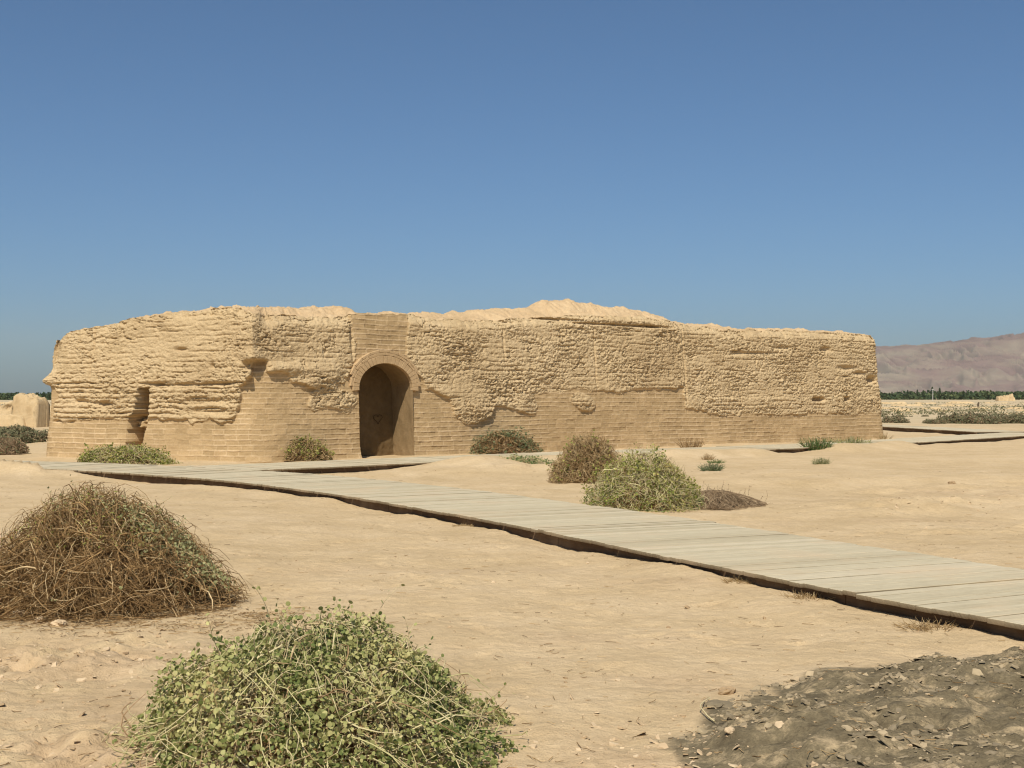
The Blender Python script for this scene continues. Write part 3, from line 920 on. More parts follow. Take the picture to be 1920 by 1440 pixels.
def foot_trails():
    rng = np.random.default_rng(207)
    out = []
    for (x0, y0, x1, y1) in ((-2.6, 10.6, 3.0, 8.4), (-4.5, 15, 1.0, 10.2), (-1.0, 6.4, 2.4, 9.6), (1.0, 12.6, -3.0, 19), (-3.2, 7.6, -0.6, 12.5), (5.2, 13.5, 8.2, 20), (4.6, 17, 10, 19)):
        L = math.hypot(x1 - x0, y1 - y0); n = int(L / 0.62); a = math.atan2(y1 - y0, x1 - x0)
        for k in range(n):
            t = (k + 0.3 * rng.random()) / n; sd = 0.11 * (1 if k % 2 else -1)
            out.append((x0 + (x1 - x0) * t - math.sin(a) * sd + rng.normal() * 0.05, y0 + (y1 - y0) * t + math.cos(a) * sd + rng.normal() * 0.05, a + rng.normal() * 0.2))
    for k in range(40):
        yy = rng.uniform(6, 16); out.append((yy * rng.uniform(-0.38, 0.2), yy, rng.uniform(0, 6.28)))
    return out


FEET = foot_trails()


def ground_full(x, y):
    h, da, db = ground_h(x, y)
    m = (y < 21) & (y > 5) & (np.abs(x) < 11)
    xm, ym = x[m], y[m]
    if xm.size:
        acc = np.zeros(xm.shape)
        for fx, fy, fa in FEET:
            k = np.abs(ym - fy) < 0.5
            dx = xm[k] - fx; dy = ym[k] - fy
            u = dx * math.cos(fa) + dy * math.sin(fa); v = -dx * math.sin(fa) + dy * math.cos(fa)
            q = (u / 0.15) ** 2 + (v / 0.062) ** 2
            acc[k] += -0.014 * np.exp(-q * q) + 0.005 * np.exp(-(np.sqrt(q) - 1.45) ** 2 / 0.12)
        h = h.copy(); h[m] += acc
    # broken banks of crust right of the big boardwalk
    bank = 0
    for a, b, wd in (((5.0, 19.0), (10.5, 21.0), 0.7), ((6.5, 23.0), (12, 24.5), 0.8), ((4.4, 16.0), (8, 17.0), 0.4), ((-0.2, 28.6), (2.0, 29.4), 0.6)):
        bank = bank + seg_gauss(x, y, a, b, wd)
    h = h + np.where(bank > 0.02, bank * (0.07 * np.clip(fbm(x * 0.9, y * 1.6, 4, 223) + 0.1, 0, 1) + 0.035 * facets(x * 3.0, y * 3.0, 5)), 0)
    # decks are on the left (da<0 ... ) side decided by sign
    a_in = sstep(-0.02, 0.12, da) * sstep(DECK_W - 0.02, DECK_W - 0.2, da)
    h = np.where((da > -0.5) & (da < DECK_W + 0.3), np.minimum(h, 0.095), h)
    h = h * (1 - a_in) + np.minimum(h, -0.02) * a_in
    b_in = sstep(0.25, 0.6, -db) * sstep(DECK_W, DECK_W - 0.2, -db)
    h = h * (1 - b_in) + np.minimum(h, 0.06) * b_in
    # scoured hollow in front of the deck edges
    h = h + 0.024 * np.exp(-((da + 0.1) / 0.28) ** 2) * (0.9 + 1.3 * pn(x * 0.7, y * 0.7, 207))
    h = h + 0.05 * np.exp(-((da + 0.5) / 0.35) ** 2) * np.clip(pn(x * 0.45, y * 0.45, 209) * 1.4, -0.3, 1)
    # grey mound
    ins = inside(ASH, x, y); pd = poly_dist(ASH, x, y) * np.where(ins, 1, -1) + 0.16 * fbm(x * 1.6, y * 1.6, 4, 211)
    pd = np.where((y < 12) & (x > -1), pd, -9)
    ash = sstep(-0.03, 0.06, pd)
    mound = sstep(-0.25, 0.9, pd)
    w_, i_ = worley(x * 5, y * 5, 4)
    fa = np.where(pd > -0.3, facets(x * 7 + 0.3 * pn(x * 4, y * 4, 2), y * 7, 4), 0)
    rough = 0.04 * fbm(x * 3.2, y * 3.2, 4, 213) + 0.028 * fa * sstep(-0.1, 0.4, fbm(x * 2, y * 2, 3, 216)) + 0.014 * fbm(x * 12, y * 12, 3, 215)
    h = h + 0.14 * mound + rough * sstep(0, 0.35, pd)
    # crumbled crust at lower left
    cr = np.exp(-(((x + 2.8) / 0.75) ** 2 + ((y - 8.3) / 0.8) ** 2)) + 0.8 * np.exp(-(((x + 2.0) / 0.9) ** 2 + ((y - 6.0) / 0.8) ** 2))
    cr = np.clip(cr, 0, 1)
    h = h + cr * (0.03 + 0.07 * fbm(x * 3, y * 3, 4, 217) + 0.05 * np.where(cr > 0.02, facets(x * 6, y * 6, 12), 0) * sstep(-0.2, 0.3, fbm(x * 2, y * 2, 3, 218)))
    crust = np.clip(cr * 0.7 + 0.75 * np.exp(-(((x - 0.75) / 0.5) ** 2 + ((y - 5.9) / 0.5) ** 2)) + 0.35 * np.exp(-(((x + 1.7) / 0.8) ** 2 + ((y - 7.2) / 1.5) ** 2)), 0, 0.9)
    for cx_, cy_, rx_, ry_, am_ in ((6.2, 20.5, 1.6, 0.5, 0.5), (8.5, 22.5, 2.6, 0.7, 0.45), (5.0, 17.5, 1.8, 0.4, 0.3), (1.6, 11.6, 0.9, 0.4, 0.35), (0.2, 9.0, 1.2, 0.3, 0.3), (-0.8, 12.5, 1.4, 0.4, 0.25), (0.9, 7.6, 0.5, 0.3, 0.4)):
        crust = np.maximum(crust, am_ * np.exp(-((x - cx_) / rx_) ** 2 - ((y - cy_) / ry_) ** 2))
    crust = crust * sstep(-0.35, 0.25, fbm(x * 1.4, y * 1.4, 4, 219) + 0.1)
    # low ramp of fallen earth against the ruin
    plain = sstep(62, 95, y)
    return h, ash, crust, plain


def axis(segs):
    out = []
    for a, b, s0, s1 in segs:
        x = a
        while x < b:
            out.append(x); t = (x - a) / (b - a); x += s0 * (1 - t) + s1 * t
    out.append(segs[-1][1])
    return np.array(out)


def build_ground():
    xp = axis([(0, 4, 0.026, 0.03), (4, 14, 0.03, 0.16), (14, 60, 0.16, 2.0), (60, 9000, 3, 900)])
    xs = np.concatenate([-xp[:0:-1], xp])
    ys = axis([(-9000, -20, 900, 5), (-20, 4.5, 2.0, 0.05), (4.5, 9.5, 0.024, 0.026), (9.5, 24, 0.028, 0.10), (24, 60, 0.10, 0.35), (60, 300, 0.5, 6), (300, 9000, 8, 500)])
    X, Y = np.meshgrid(xs, ys)
    Hh, ash, crust, plain = ground_full(X, Y)
    Hh = Hh + 0.25 * plain * fbm(X * 0.03, Y * 0.05, 4, 221) * np.clip(1 - Y / 600, 0, 1)
    V = np.stack([X, Y, Hh], 2).reshape(-1, 3)
    o = link_mesh('ground', V, grid_faces(len(ys), len(xs)), SAND, None, True,
                  {'ash': ash.ravel(), 'crust': crust.ravel(), 'plain': plain.ravel()})
    return tag(o, kind='structure')


def gz(x, y):
    h = ground_full(np.array([[float(x)]]), np.array([[float(y)]]))[0]
    return float(h[0, 0])


# ------------------------------------------------------------------ boardwalks
def boardwalk(name, label, near, width, side, ztop, seed, skip=None, beam_low=True):
    """near = edge polyline; the deck lies on the given side (+1 left of travel, -1 right of travel)"""
    rng = np.random.default_rng(seed)
    mid = near[len(near) // 2]
    root = empty(name, (mid[0], mid[1], 0), label, 'boardwalk')
    s = np.concatenate([[0], np.cumsum(np.linalg.norm(np.diff(near, axis=0), axis=1))])
    tg = np.gradient(near, axis=0); tg /= np.linalg.norm(tg, axis=1)[:, None]
    nm = np.stack([-tg[:, 1], tg[:, 0]], 1) * side

    def at(t):
        p = np.array([np.interp(t, s, near[:, 0]), np.interp(t, s, near[:, 1])])
        n = np.array([np.interp(t, s, nm[:, 0]), np.interp(t, s, nm[:, 1])]); n /= np.linalg.norm(n)
        return p, n
    L = s[-1]; t = 0.0
    vs, fs, rn, uv = [], [], [], []

    def box(c, du, dv, lu, lv, z0, z1, rv, tilt=0.0, cham=0.004):
        b = len(vs)
        ru = rng.random() * 20; rw = rng.random() * 9
        for zz, ins in ((z0, 0), (z1 - cham, 0), (z1, cham)):
            for a, bb in ((-1, -1), (1, -1), (1, 1), (-1, 1)):
                p = c + du * (a * (lu / 2 - ins)) + dv * (bb * (lv / 2 - ins))
                vs.append((p[0] - mid[0], p[1] - mid[1], zz + tilt * a * (1 if zz > z0 else 1)))
                uv.append((a * lu / 2 + ru, bb * lv / 2 + rw + (zz - z0)))
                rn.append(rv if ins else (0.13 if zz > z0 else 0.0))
        for l0 in (0, 4):
            for j in range(4):
                fs.append((b + l0 + j, b + l0 + (j + 1) % 4, b + l0 + 4 + (j + 1) % 4, b + l0 + 4 + j))
        fs.append((b + 8, b + 9, b + 10, b + 11)); fs.append((b + 3, b + 2, b + 1, b))
    drift = rng.normal()
    while t < L - 0.1:
        pw = 0.142 + rng.uniform(-0.006, 0.006)
        p, n = at(t + pw / 2)
        tn = np.array([n[1], -n[0]])
        out = 0.06 + rng.normal() * 0.006 + 0.012 * math.sin(t * 1.3 + drift)
        w2 = width + rng.normal() * 0.012 + 0.06
        c = p + n * (w2 / 2 - out + 0.0)
        dz = rng.normal() * 0.0018 + (rng.random() < 0.05) * 0.006
        ang = rng.normal() * 0.0025
        n2 = n * math.cos(ang) + tn * math.sin(ang); t2 = tn * math.cos(ang) - n * math.sin(ang)
        box(c, n2, t2, w2, pw, ztop - 0.036 + dz, ztop + dz, float(np.clip(rng.normal(0.62, 0.2), 0.25, 1)), rng.normal() * 0.0005)
        t += pw + (0.008 + abs(rng.normal()) * 0.005 if rng.random() > 0.22 else rng.uniform(0.014, 0.042))
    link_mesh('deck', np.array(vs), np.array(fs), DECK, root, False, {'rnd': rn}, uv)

    def rail(off, z0, z1, th, seg, nm_):
        vs.clear(); fs.clear(); rn.clear(); uv.clear()
        tt = 0.0
        while tt < L - 0.05:
            e = min(L, tt + seg)
            steps = max(1, int((e - tt) / 0.6))
            for k in range(steps):
                a, n = at(tt + (e - tt) * k / steps); b, nb = at(tt + (e - tt) * (k + 1) / steps - (0.008 if k == steps - 1 else 0))
                a = a + n * off; b = b + nb * off
                d = b - a; ln = np.linalg.norm(d); d /= ln
                box((a + b) / 2, d, np.array([-d[1], d[0]]), ln, th, z0, z1, rng.random() * 0.3 + 0.35, 0, 0.002)
            tt = e
        if vs:
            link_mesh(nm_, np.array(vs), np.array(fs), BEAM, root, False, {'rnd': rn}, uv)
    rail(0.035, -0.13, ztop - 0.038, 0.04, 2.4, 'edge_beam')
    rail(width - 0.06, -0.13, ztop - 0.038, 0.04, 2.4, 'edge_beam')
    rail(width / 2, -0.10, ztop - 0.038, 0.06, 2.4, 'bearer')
    return root


# ================================================================== BUILD
ground = build_ground()
ruin = build_ruin()
boardwalk('boardwalk', 'wide weathered plank boardwalk crossing from the right foreground to the left of the ruin', AL, DECK_W, -1, 0.13, 21)
boardwalk('boardwalk', 'half buried plank boardwalk running along the front of the ruin', BL, DECK_W, 1, 0.124, 22)
DLn = smooth_line([(18.55, 54.6), (18.2, 58), (17.4, 64), (15.5, 74)], 120)
boardwalk('boardwalk', 'short plank boardwalk branching off behind the right end of the ruin', DLn, DECK_W, -1, 0.16, 23)


# mountains -----------------------------------------------------------
def build_mountains():
    m = M('mountain_rock')
    st = m.coord('Object', (0.002, 0.002, 0.010))
    n1 = m.noise(0.0022, 8, 0.6); n2 = m.noise(1.2, 6, 0.6, st); n3 = m.noise(0.02, 5, 0.7)
    c = m.ramp(m.math('ADD', m.math('MULTIPLY', n1, 0.4), m.math('MULTIPLY', n2, 0.6)),
               [(0.34, (0.105, 0.05, 0.048)), (0.48, (0.185, 0.11, 0.095)), (0.56, (0.23, 0.168, 0.125)), (0.68, (0.29, 0.232, 0.165))])
    c = m.mix(0.5, c, m.ramp(n3, [(0.3, (0.75, 0.75, 0.75)), (0.7, (1.2, 1.2, 1.2))]), 'MULTIPLY')
    m.color(c)
    D0, D1 = 5200.0, 7600.0
    xs = np.linspace(-500, 4200, 900); ys = np.linspace(D0, D1, 300)
    X, Y = np.meshgrid(xs, ys)
    rp = np.array([(700, 742), (1000, 712), (1300, 680), (1500, 660), (1600, 653), (1640, 651), (1690, 648), (1740, 645), (1790, 639), (1815, 637), (1830, 632), (1860, 628), (1920, 625), (2050, 618), (2300, 612), (2700, 610)])
    Yr = 6600.0
    top = np.interp(X * (Yr / Yr), (rp[:, 0] - 960) / F * Yr, (HOR - rp[:, 1]) / F * Yr)
    t = (Y - D0) / (Yr - D0)
    prof = np.where(t < 1, t, 1 - (t - 1) * 1.3)
    prof = np.clip(prof, 0, 1)
    prof = 0.55 * sstep(0, 1, prof) + 0.45 * prof ** 0.8
    wx = X + 120 * fbm(X * 0.002, Y * 0.002, 3, 301); wy = Y + 120 * fbm(X * 0.002, Y * 0.002, 3, 305)
    # gullies run down the slope, leaning to the right
    g = np.abs(fbm((wx + 0.5 * wy) * 0.0055, wy * 0.0012, 4, 307)) + 0.5 * np.abs(fbm((wx + 0.4 * wy) * 0.015, wy * 0.003, 3, 311))
    big = fbm(wx * 0.0016, wy * 0.0016, 4, 313)
    H = top * prof * (1 + 0.18 * big * (1 - prof)) + top * (0.75 * (0.35 - g)) * prof * (1.08 - prof) * 2.2
    H = H + 9 * np.abs(fbm(X * 0.02 + Y * 0.006, Y * 0.006, 4, 317)) * prof * (1.1 - prof) + 4 * fbm(X * 0.012, Y * 0.012, 4, 318) * prof - 3
    o = link_mesh('hills', np.stack([X, Y, H], 2).reshape(-1, 3), grid_faces(300, 900), m.m)
    tag(o, kind='structure')


build_mountains()


# far trees -----------------------------------------------------------
def tree_belt(x0, x1, y0, y1, n, hmax, seed, name):
    rng = np.random.default_rng(seed)
    x = rng.uniform(x0, x1, n); y = rng.uniform(y0, y1, n)
    hh = hmax * np.clip(0.66 + 0.5 * fbm(x * 0.05, y * 0.01, 4, seed) + 0.25 * pn(x * 0.35, y * 0.02, seed + 5), 0.2, 1.35)
    z = hh * rng.uniform(0, 1, n) ** 0.8
    nr = unit(rng.normal(size=(n, 3)) + np.array([0, -0.4, 0.3]))
    rv = np.clip(0.5 + 0.5 * fbm(x * 0.1, z * 0.5, 3, seed + 1) + 0.25 * rng.normal(size=n), 0, 1)
    v, f, ix = leaves(np.stack([x, y, z], 1), nr, rng.uniform(0.5, 1.3, n), [(-0.5, -0.4, 0), (0.4, -0.5, 0), (0.5, 0.45, 0), (-0.35, 0.5, 0)], rng)
    o = link_mesh(name, v, f, LEAF_FAR, None, False, {'rnd': rv[ix]})
    return tag(o, None, None, None, 'stuff')


tree_belt(118, 380, 540, 580, 15000, 3.9, 401, 'distant_trees')
tree_belt(-330, -170, 500, 530, 8000, 3.6, 402, 'distant_trees')


def poplar():
    rng = np.random.default_rng(77)
    root = empty('poplar_tree', (0, 0, 0), 'slim dark poplar poking above the far tree belt on the right', 'tree', 'poplars in the far tree belt')
    z = np.linspace(0, 4.6, 6)
    pl = np.stack([0.05 * np.sin(z), z * 0, z], 1)[None]
    v, f, ix = tubes(pl, np.linspace(0.14, 0.03, 6)[None], 6)
    link_mesh('trunk', v, f, DRY, root, True, {'rnd': np.zeros(len(v))})
    n = 420
    t = rng.uniform(0.12, 1.0, n); az = rng.uniform(0, 6.283, n)
    r = 0.75 * np.sqrt(rng.random(n)) * np.sin(np.pi * np.clip(t, 0, 1) ** 0.7) + 0.05
    p = np.stack([r * np.cos(az), r * np.sin(az), 0.4 + t * 4.9], 1)
    v, f, ix = leaves(p, unit(rng.normal(size=(n, 3))), rng.uniform(0.3, 0.6, n), SLIM + [], rng)
    link_mesh('crown', v, f, LEAF_FAR, root, False, {'rnd': (rng.random(n) * 0.7)[ix]})
    return root


pop = poplar()
for i, (px, sc) in enumerate([(1702, 0.95), (1720, 1.0), (1731, 0.95), (1748, 1.25), (1762, 1.15), (1785, 0.9), (1806, 0.9), (1820, 0.85), (1853, 0.85)]):
    o = pop if i == 0 else copy_tree(pop)
    o.location = ((px - 960) / F * 545, 545, -0.1); o.scale = (sc * 0.9, sc * 0.9, sc * 0.78)


# ruins on the plain ---------------------------------------------------
def mud_block(name, label, x, y, lx, ly, h, rz, seed, cat='ruin', group=None, prof=None, mat=None):
    rng = np.random.default_rng(seed)
    nu, nv = max(24, int(lx / (0.25 if h < 1.2 and y > 90 else 0.12))), 26
    nu = min(nu, 160)
    s = np.linspace(-1, 1, nu); t = np.linspace(-1, 1, nv)
    S, T = np.meshgrid(s, t)
    # a worn wall: steep flanks, rounded top
    wdt = 1 - np.abs(T) ** 5
    end = 1 - np.abs(S) ** 10
    p = prof(S) if prof else (0.72 + 0.38 * fbm(S * lx * 0.25, S * 0, 4, seed))
    H = h * p * (np.clip(wdt, 0, 1) ** 0.45) * (np.clip(end, 0, 1) ** 0.5)
    n3 = fbm(S * lx * 0.9, T * 1.6 + H, 4, seed + 2)
    H = H * (1 + 0.16 * n3)
    X = S * lx / 2 + 0.06 * h * fbm(S * lx, H * 4, 3, seed + 3); Y = T * ly / 2 * (1.0 - 0.12 * H / h) + 0.12 * h * fbm(S * lx * 0.8, H * 3, 3, seed + 4)
    V = np.stack([X, Y, H - 0.06], 2).reshape(-1, 3)
    o = link_mesh(name, V, grid_faces(nv, nu), mat or MUD)
    o.location = (x, y, 0); o.rotation_euler = (0, 0, rz)
    return tag(o, label, cat, group)


def rm(px, py):
    g = G(px, py); return g[0], g[1]


x, y = rm(57, 800)
mud_block('mud_block', 'squat mud block with an eroded right end, beyond the left corner of the ruin', x, y, 1.5, 1.5, 1.75, -0.25, 501, 'ruin', None,
          lambda S: np.where(S > 0.15, 0.92, 1.0))
mud_block('ruined_wall', 'sloping mud wall left of the squat block, cut by the left frame edge', x - 2.1, y + 0.7, 3.4, 0.9, 1.35, -0.1, 502, 'ruin', None,
          lambda S: 0.55 + 0.22 * (S + 1))
mud_block('ruined_wall', 'low mud bench in front of the sloping wall at the left frame edge', x - 1.7, y - 0.4, 3.6, 0.8, 0.75, -0.12, 503, 'ruin', None, lambda S: 0.9 + 0 * S)
mud_block('ruined_wall', 'long thin mud wall behind the squat block at far left', x - 4, y + 25, 16, 1.2, 1.0, 0.0, 504, 'ruin', None, lambda S: 0.9 + 0 * S)
x, y = rm(1885, 752)
mud_block('mud_block', 'lone pale mud lump in front of the far tree belt at right', x, y, 5.2, 3.0, 2.3, 0, 505, 'ruin')
rr = np.random.default_rng(55)
k = 0
for py, pxs in ((757, (1672, 1735, 1800, 1868, 1930)), (761, (1700, 1790, 1880)), (766, (1668, 1745, 1835, 1910)), (771, (1690, 1770, 1860, 1930)), (776, (1700, 1815, 1900)), (757, (15, 70)), (806, (25,)), (812, (60,))):
    for px in pxs:
        x, y = rm(px, py)
        sc = y / F
        mud_block('low_mud_wall', 'low crumbled mud wall among scrub on the plain beyond the ruin', x, y, sc * rr.uniform(34, 62), min(2.2, sc * 14), sc * rr.uniform(3.0, 6.5), rr.uniform(-0.25, 0.25), 520 + k,
                  'ruin', 'low mud walls on the plain')
        k += 1
x, y = rm(1749, 752)
pl = np.array([[[0, 0, -0.1], [0, 0, 1.2], [0.02, 0, 2.4], [0.02, 0, 3.7]]])
v, f, ix = tubes(pl, np.array([[0.09, 0.085, 0.08, 0.07]]), 8)
v2, f2, _ = tubes(np.array([[[-0.35, 0, 3.45], [0.35, 0, 3.45]]]), np.array([[0.05, 0.05]]), 6)
o = link_mesh('pole', np.concatenate([v, v2]), np.concatenate([f, f2 + len(v)]), mat_plain('pale_pole', (0.6, 0.58, 0.54)))
o.location = (x, y, 0)
tag(o, 'thin pale pole standing before the far tree belt', 'pole')
x, y = rm(1834, 764)
v, f, ix = tubes(np.array([[[0, 0, -0.05], [0, 0, 0.25], [0.02, 0, 0.5], [0.1, 0, 0.72]]]), np.array([[0.13, 0.13, 0.14, 0.10]]), 8)
o = link_mesh('marker_post', v, f, mat_plain('dark_post', (0.10, 0.075, 0.05)))
o.location = (x, y, 0)
tag(o, 'short dark post standing alone on the right plain', 'post')


# bushes ---------------------------------------------------------------
def at(px, py): return G(px, py)


GAP = lambda q, r: fbm(q[:, 0] * 2.4 + q[:, 2], q[:, 1] * 2.4 - q[:, 2] * 1.9, 3, 9) + 0.20 * r.normal(size=len(q)) + 0.25 * q[:, 2] > 0.05
TAPER = lambda hh, a, b: (lambda p: p * np.stack([a - b * np.clip(p[..., 2] / hh, 0, 1), a - b * np.clip(p[..., 2] / hh, 0, 1), np.ones_like(p[..., 2])], -1))
# big dry bush at left
x, y = at(150, 1150)
LR = lambda q, rng: (q[:, 0] + 0.25 * fbm(q[:, 2] * 3, q[:, 1] * 3, 3, 8) > 0.22 + 0.45 * rng.random(len(q))) & (q[:, 2] > 0.12 + 0.2 * rng.random(len(q))) & (q[:, 1] > -0.45)
bush('dry_bush', 'large brown wiry dry bush with greenish right shoulder at the left frame edge', 'bush', x - 0.05, y + 0.55, 0.90, 0.82, 0.80,
     (8500, 0.46, 0.0029, DRY, 0.07), [(30000, 0.021, LEAF_PALE, ROUND, LR), (6000, 0.022, LEAF_YG, SLIM, lambda q, r: q[:, 2] > 0.6)], (DRY, 0.70), 601, 0.16,
     shaper=TAPER(0.9, 1.16, 0.42), sprig=(120, 0.16, 0.0018, 0.016, LEAF_PALE))
# near green caper bush
x, y = at(585, 1452)
bush('caper_bush', 'big green caper bush with round leaves and pale stems in the foreground', 'bush', x - 0.06, y + 0.5, 0.83, 0.78, 0.51,
     (2500, 0.36, 0.0032, CAPER_STEM, 0.03), [(30000, 0.0195, CAPER, ROUND, GAP)], (DRY, 0.50), 602, 0.26, shaper=TAPER(0.6, 1.08, 0.42),
     sprig=(190, 0.26, 0.0022, 0.020, CAPER), leaf_r=(0.66, 1.07))
# middle bushes
x, y = at(1108, 911)
bush('dry_bush', 'round straw brown dry bush behind the boardwalk, left of the yellow green one', 'bush', x, y + 0.4, 0.70, 0.65, 0.82,
     (5200, 0.34, 0.0042, DRY_PALE, 0.0), [(900, 0.03, DRY_PALE, SLIM, lambda q, r: q[:, 2] > 0.4)], (DRY, 0.6), 603, 0.22, shaper=TAPER(0.82, 1.02, 0.2), sprig=(150, 0.2, 0.004, 0.03, LEAF_YG))
x, y = at(1215, 957)
bush('green_bush', 'yellow green leafy bush at the far edge of the big boardwalk', 'bush', x, y + 0.45, 0.80, 0.65, 0.76,
     (2600, 0.32, 0.004, CAPER_STEM, 0.02), [(6500, 0.036, LEAF_YG, SLIM, None), (1500, 0.04, LEAF_G, SLIM, lambda q, r: (q[:, 2] < 0.35))], (DRY, 0.55), 604, 0.26, shaper=TAPER(0.76, 1.08, 0.3), sprig=(150, 0.18, 0.004, 0.035, LEAF_YG))
x, y = at(1345, 950)
bush('twig_litter', 'low brown mound of dead twigs right of the yellow green bush', 'litter', x + 0.05, y + 0.5, 0.56, 0.85, 0.17,
     (6500, 0.26, 0.0034, LITTER, 0.02), None, (LITTER, 0.62), 605, 0.4, shaper=TAPER(0.17, 1.15, 0.4), sprig=(120, 0.16, 0.003, 0.012, LITTER))
x, y = at(228, 873)
bush('green_bush', 'wide low yellow green bush in front of the walled-up doorway', 'bush', x, y + 0.3, 1.18, 0.45, 0.42,
     (1500, 0.30, 0.006, CAPER_STEM, 0.0), [(4600, 0.055, LEAF_YG, SLIM, None)], (LITTER, 0.5), 606, 0.4, shaper=TAPER(0.42, 1.1, 0.35), sprig=(90, 0.2, 0.005, 0.05, LEAF_YG))
x, y = at(570, 864)
bush('green_bush', 'small half green half brown bush between corner and arch', 'bush', x, y + 0.1, 0.62, 0.42, 0.50,
     (1700, 0.30, 0.006, DRY_PALE, 0.0), [(1700, 0.05, LEAF_YG, SLIM, lambda q, r: q[:, 2] > 0.3), (500, 0.05, LEAF_G, SLIM, lambda q, r: (q[:, 0] < 0) & (q[:, 2] > 0.45))], (LITTER, 0.5), 607, 0.35, sprig=(80, 0.22, 0.005, 0.05, LEAF_YG))
x, y = at(946, 852)
bush('green_bush', 'dark blue green bush with a brown middle, against the wall right of the arch', 'bush', x, y + 0.3, 0.92, 0.5, 0.58,
     (2200, 0.35, 0.006, DRY, 0.0), [(4200, 0.055, LEAF_BG, SLIM, lambda q, r: (np.abs(q[:, 0] + 0.05) > 0.25 + 0.3 * r.random(len(q))) | (q[:, 2] > 0.8))], (LITTER, 0.6), 608, 0.35, shaper=TAPER(0.58, 1.08, 0.3), sprig=(80, 0.2, 0.005, 0.05, LEAF_BG))
x, y = at(968, 876)
bush('low_plant', 'low bright green plant in the sand drift before the dark blue green bush', 'plant', x, y + 0.3, 0.72, 0.4, 0.24,
     (500, 0.22, 0.005, CAPER_STEM, 0.0), [(2200, 0.05, LEAF_G, SLIM, None)], None, 609, 0.4)
x, y = at(1296, 840)


def tuft(name, label, cat, px, py, wpx, hpx, n, mat, seed, lean=0.6, rad=0.008, leafmat=None, nleaf=0, group=None):
    """upright stems fanning from a base"""
    rng = np.random.default_rng(seed)
    x, y = at(px, py); sc = y / F
    wd, h = wpx * sc / 2, hpx * sc
    root = empty(name, (x, y, gz(x, y) - 0.01), label, cat, group)
    K = 6
    b = np.clip(rng.normal(size=(n, 2)), -1.7, 1.7) * np.array([wd * 0.42, wd * 0.3]) * (0.8 if lean > 0.95 else 1)
    d = np.concatenate([b / max(wd, 1e-3) * lean * 1.3 + 0.35 * lean * rng.normal(size=(n, 2)), np.ones((n, 1))], 1)
    ln = h * rng.uniform(0.45, 1.08, n)
    pl = np.zeros((n, K, 3)); pl[:, 0, :2] = b; dv = unit(d)
    for k in range(1, K):
        dv = unit(dv + rng.normal(size=(n, 3)) * 0.12)
        pl[:, k] = pl[:, k - 1] + dv * (ln / (K - 1))[:, None]
    v, f, ix = tubes(pl, rad * rng.uniform(0.6, 1.3, n)[:, None] * np.linspace(1, 0.4, K)[None])
    link_mesh('stems', v, f, mat, root, True, {'rnd': rng.random(n)[ix]})
    if nleaf:
        i = rng.integers(0, n, nleaf); k = rng.integers(1, K, nleaf)
        p = pl[i, k] + rng.normal(size=(nleaf, 3)) * h * 0.05
        v, f, ix = leaves(p, unit(rng.normal(size=(nleaf, 3))), rng.uniform(0.5, 1.2, nleaf) * h * 0.16, SLIM, rng)
        link_mesh('leaves', v, f, leafmat, root, False, {'rnd': rng.random(nleaf)[ix]})
    return root


tuft('dry_tuft', 'small grey brown twiggy tuft at the wall foot, right of centre', 'plant', 1296, 840, 46, 22, 150, DRY, 611, 0.5, 0.006, LITTER, 160)
tuft('reed_clump', 'dark green brown reedy clump by the buried boardwalk end', 'plant', 1531, 847, 50, 25, 240, LEAF_G, 612, 0.7, 0.010, LITTER, 260)
tuft('reed_clump', 'light green reedy clump close to the right end of the ruin', 'plant', 1600, 838, 72, 22, 300, LEAF_PALE, 613, 0.9, 0.010, LEAF_YG, 300)
tuft('dry_tuft', 'faint pale tuft at the very right foot of the ruin', 'plant', 1657, 826, 26, 16, 90, DRY_PALE, 614, 0.8, 0.006, LEAF_PALE, 60)
tuft('dry_tuft', 'small straw coloured tuft on the sand, above the grey green ones', 'plant', 1326, 862, 30, 13, 90, DRY_PALE, 615, 1.0, 0.005, DRY_PALE, 60)
tuft('low_plant', 'flat dark green sprig on the sand, between straw tuft and blue green tuft', 'plant', 1343, 870, 44, 9, 100, LEAF_G, 616, 1.6, 0.005, LEAF_G, 140)
tuft('low_plant', 'blue green spreading tuft on the sand right of the bushes', 'plant', 1334, 885, 50, 17, 200, LEAF_BG, 617, 1.4, 0.006, LEAF_BG, 260)
tuft('low_plant', 'lone pale green tuft on the right sand flat', 'plant', 1540, 873, 38, 15, 140, LEAF_PALE, 618, 1.4, 0.006, LEAF_BG, 160)
tuft('low_plant', 'dark green low weed by the boardwalk strip behind the two bushes', 'plant', 1205, 853, 66, 10, 120, LEAF_G, 619, 1.4, 0.006, LEAF_BG, 160)
# straw caught along the front beam of the big boardwalk
for i, (px, py, wpx, hpx, lb) in enumerate([(1390, 1099, 90, 16, 'small nest of straw caught under the boardwalk edge, left of the gap'),
                                            (1515, 1129, 130, 20, 'straw lying under the boardwalk edge, just right of the gap'),
                                            (1750, 1181, 190, 26, 'long bundle of straw under the boardwalk edge, nearest the right frame edge'),
                                            (868, 990, 50, 9, 'thin wisp of straw under the middle of the boardwalk edge')]):
    tuft('straw_tuft', lb, 'straw', px, py, wpx, hpx, 220, DRY_PALE, 640 + i, 3.6, 0.0026)

# brown bush and scrub at far left, scrub at right
x, y = at(15, 851)
bush('dry_bush', 'grey brown scrubby bush beyond the left boardwalk at the frame edge', 'bush', x, y, 0.55, 0.5, 0.42, (900, 0.3, 0.007, LITTER, 0), [(500, 0.06, LEAF_BG, SLIM, None)], (LITTER, 0.7), 620, 0.3)


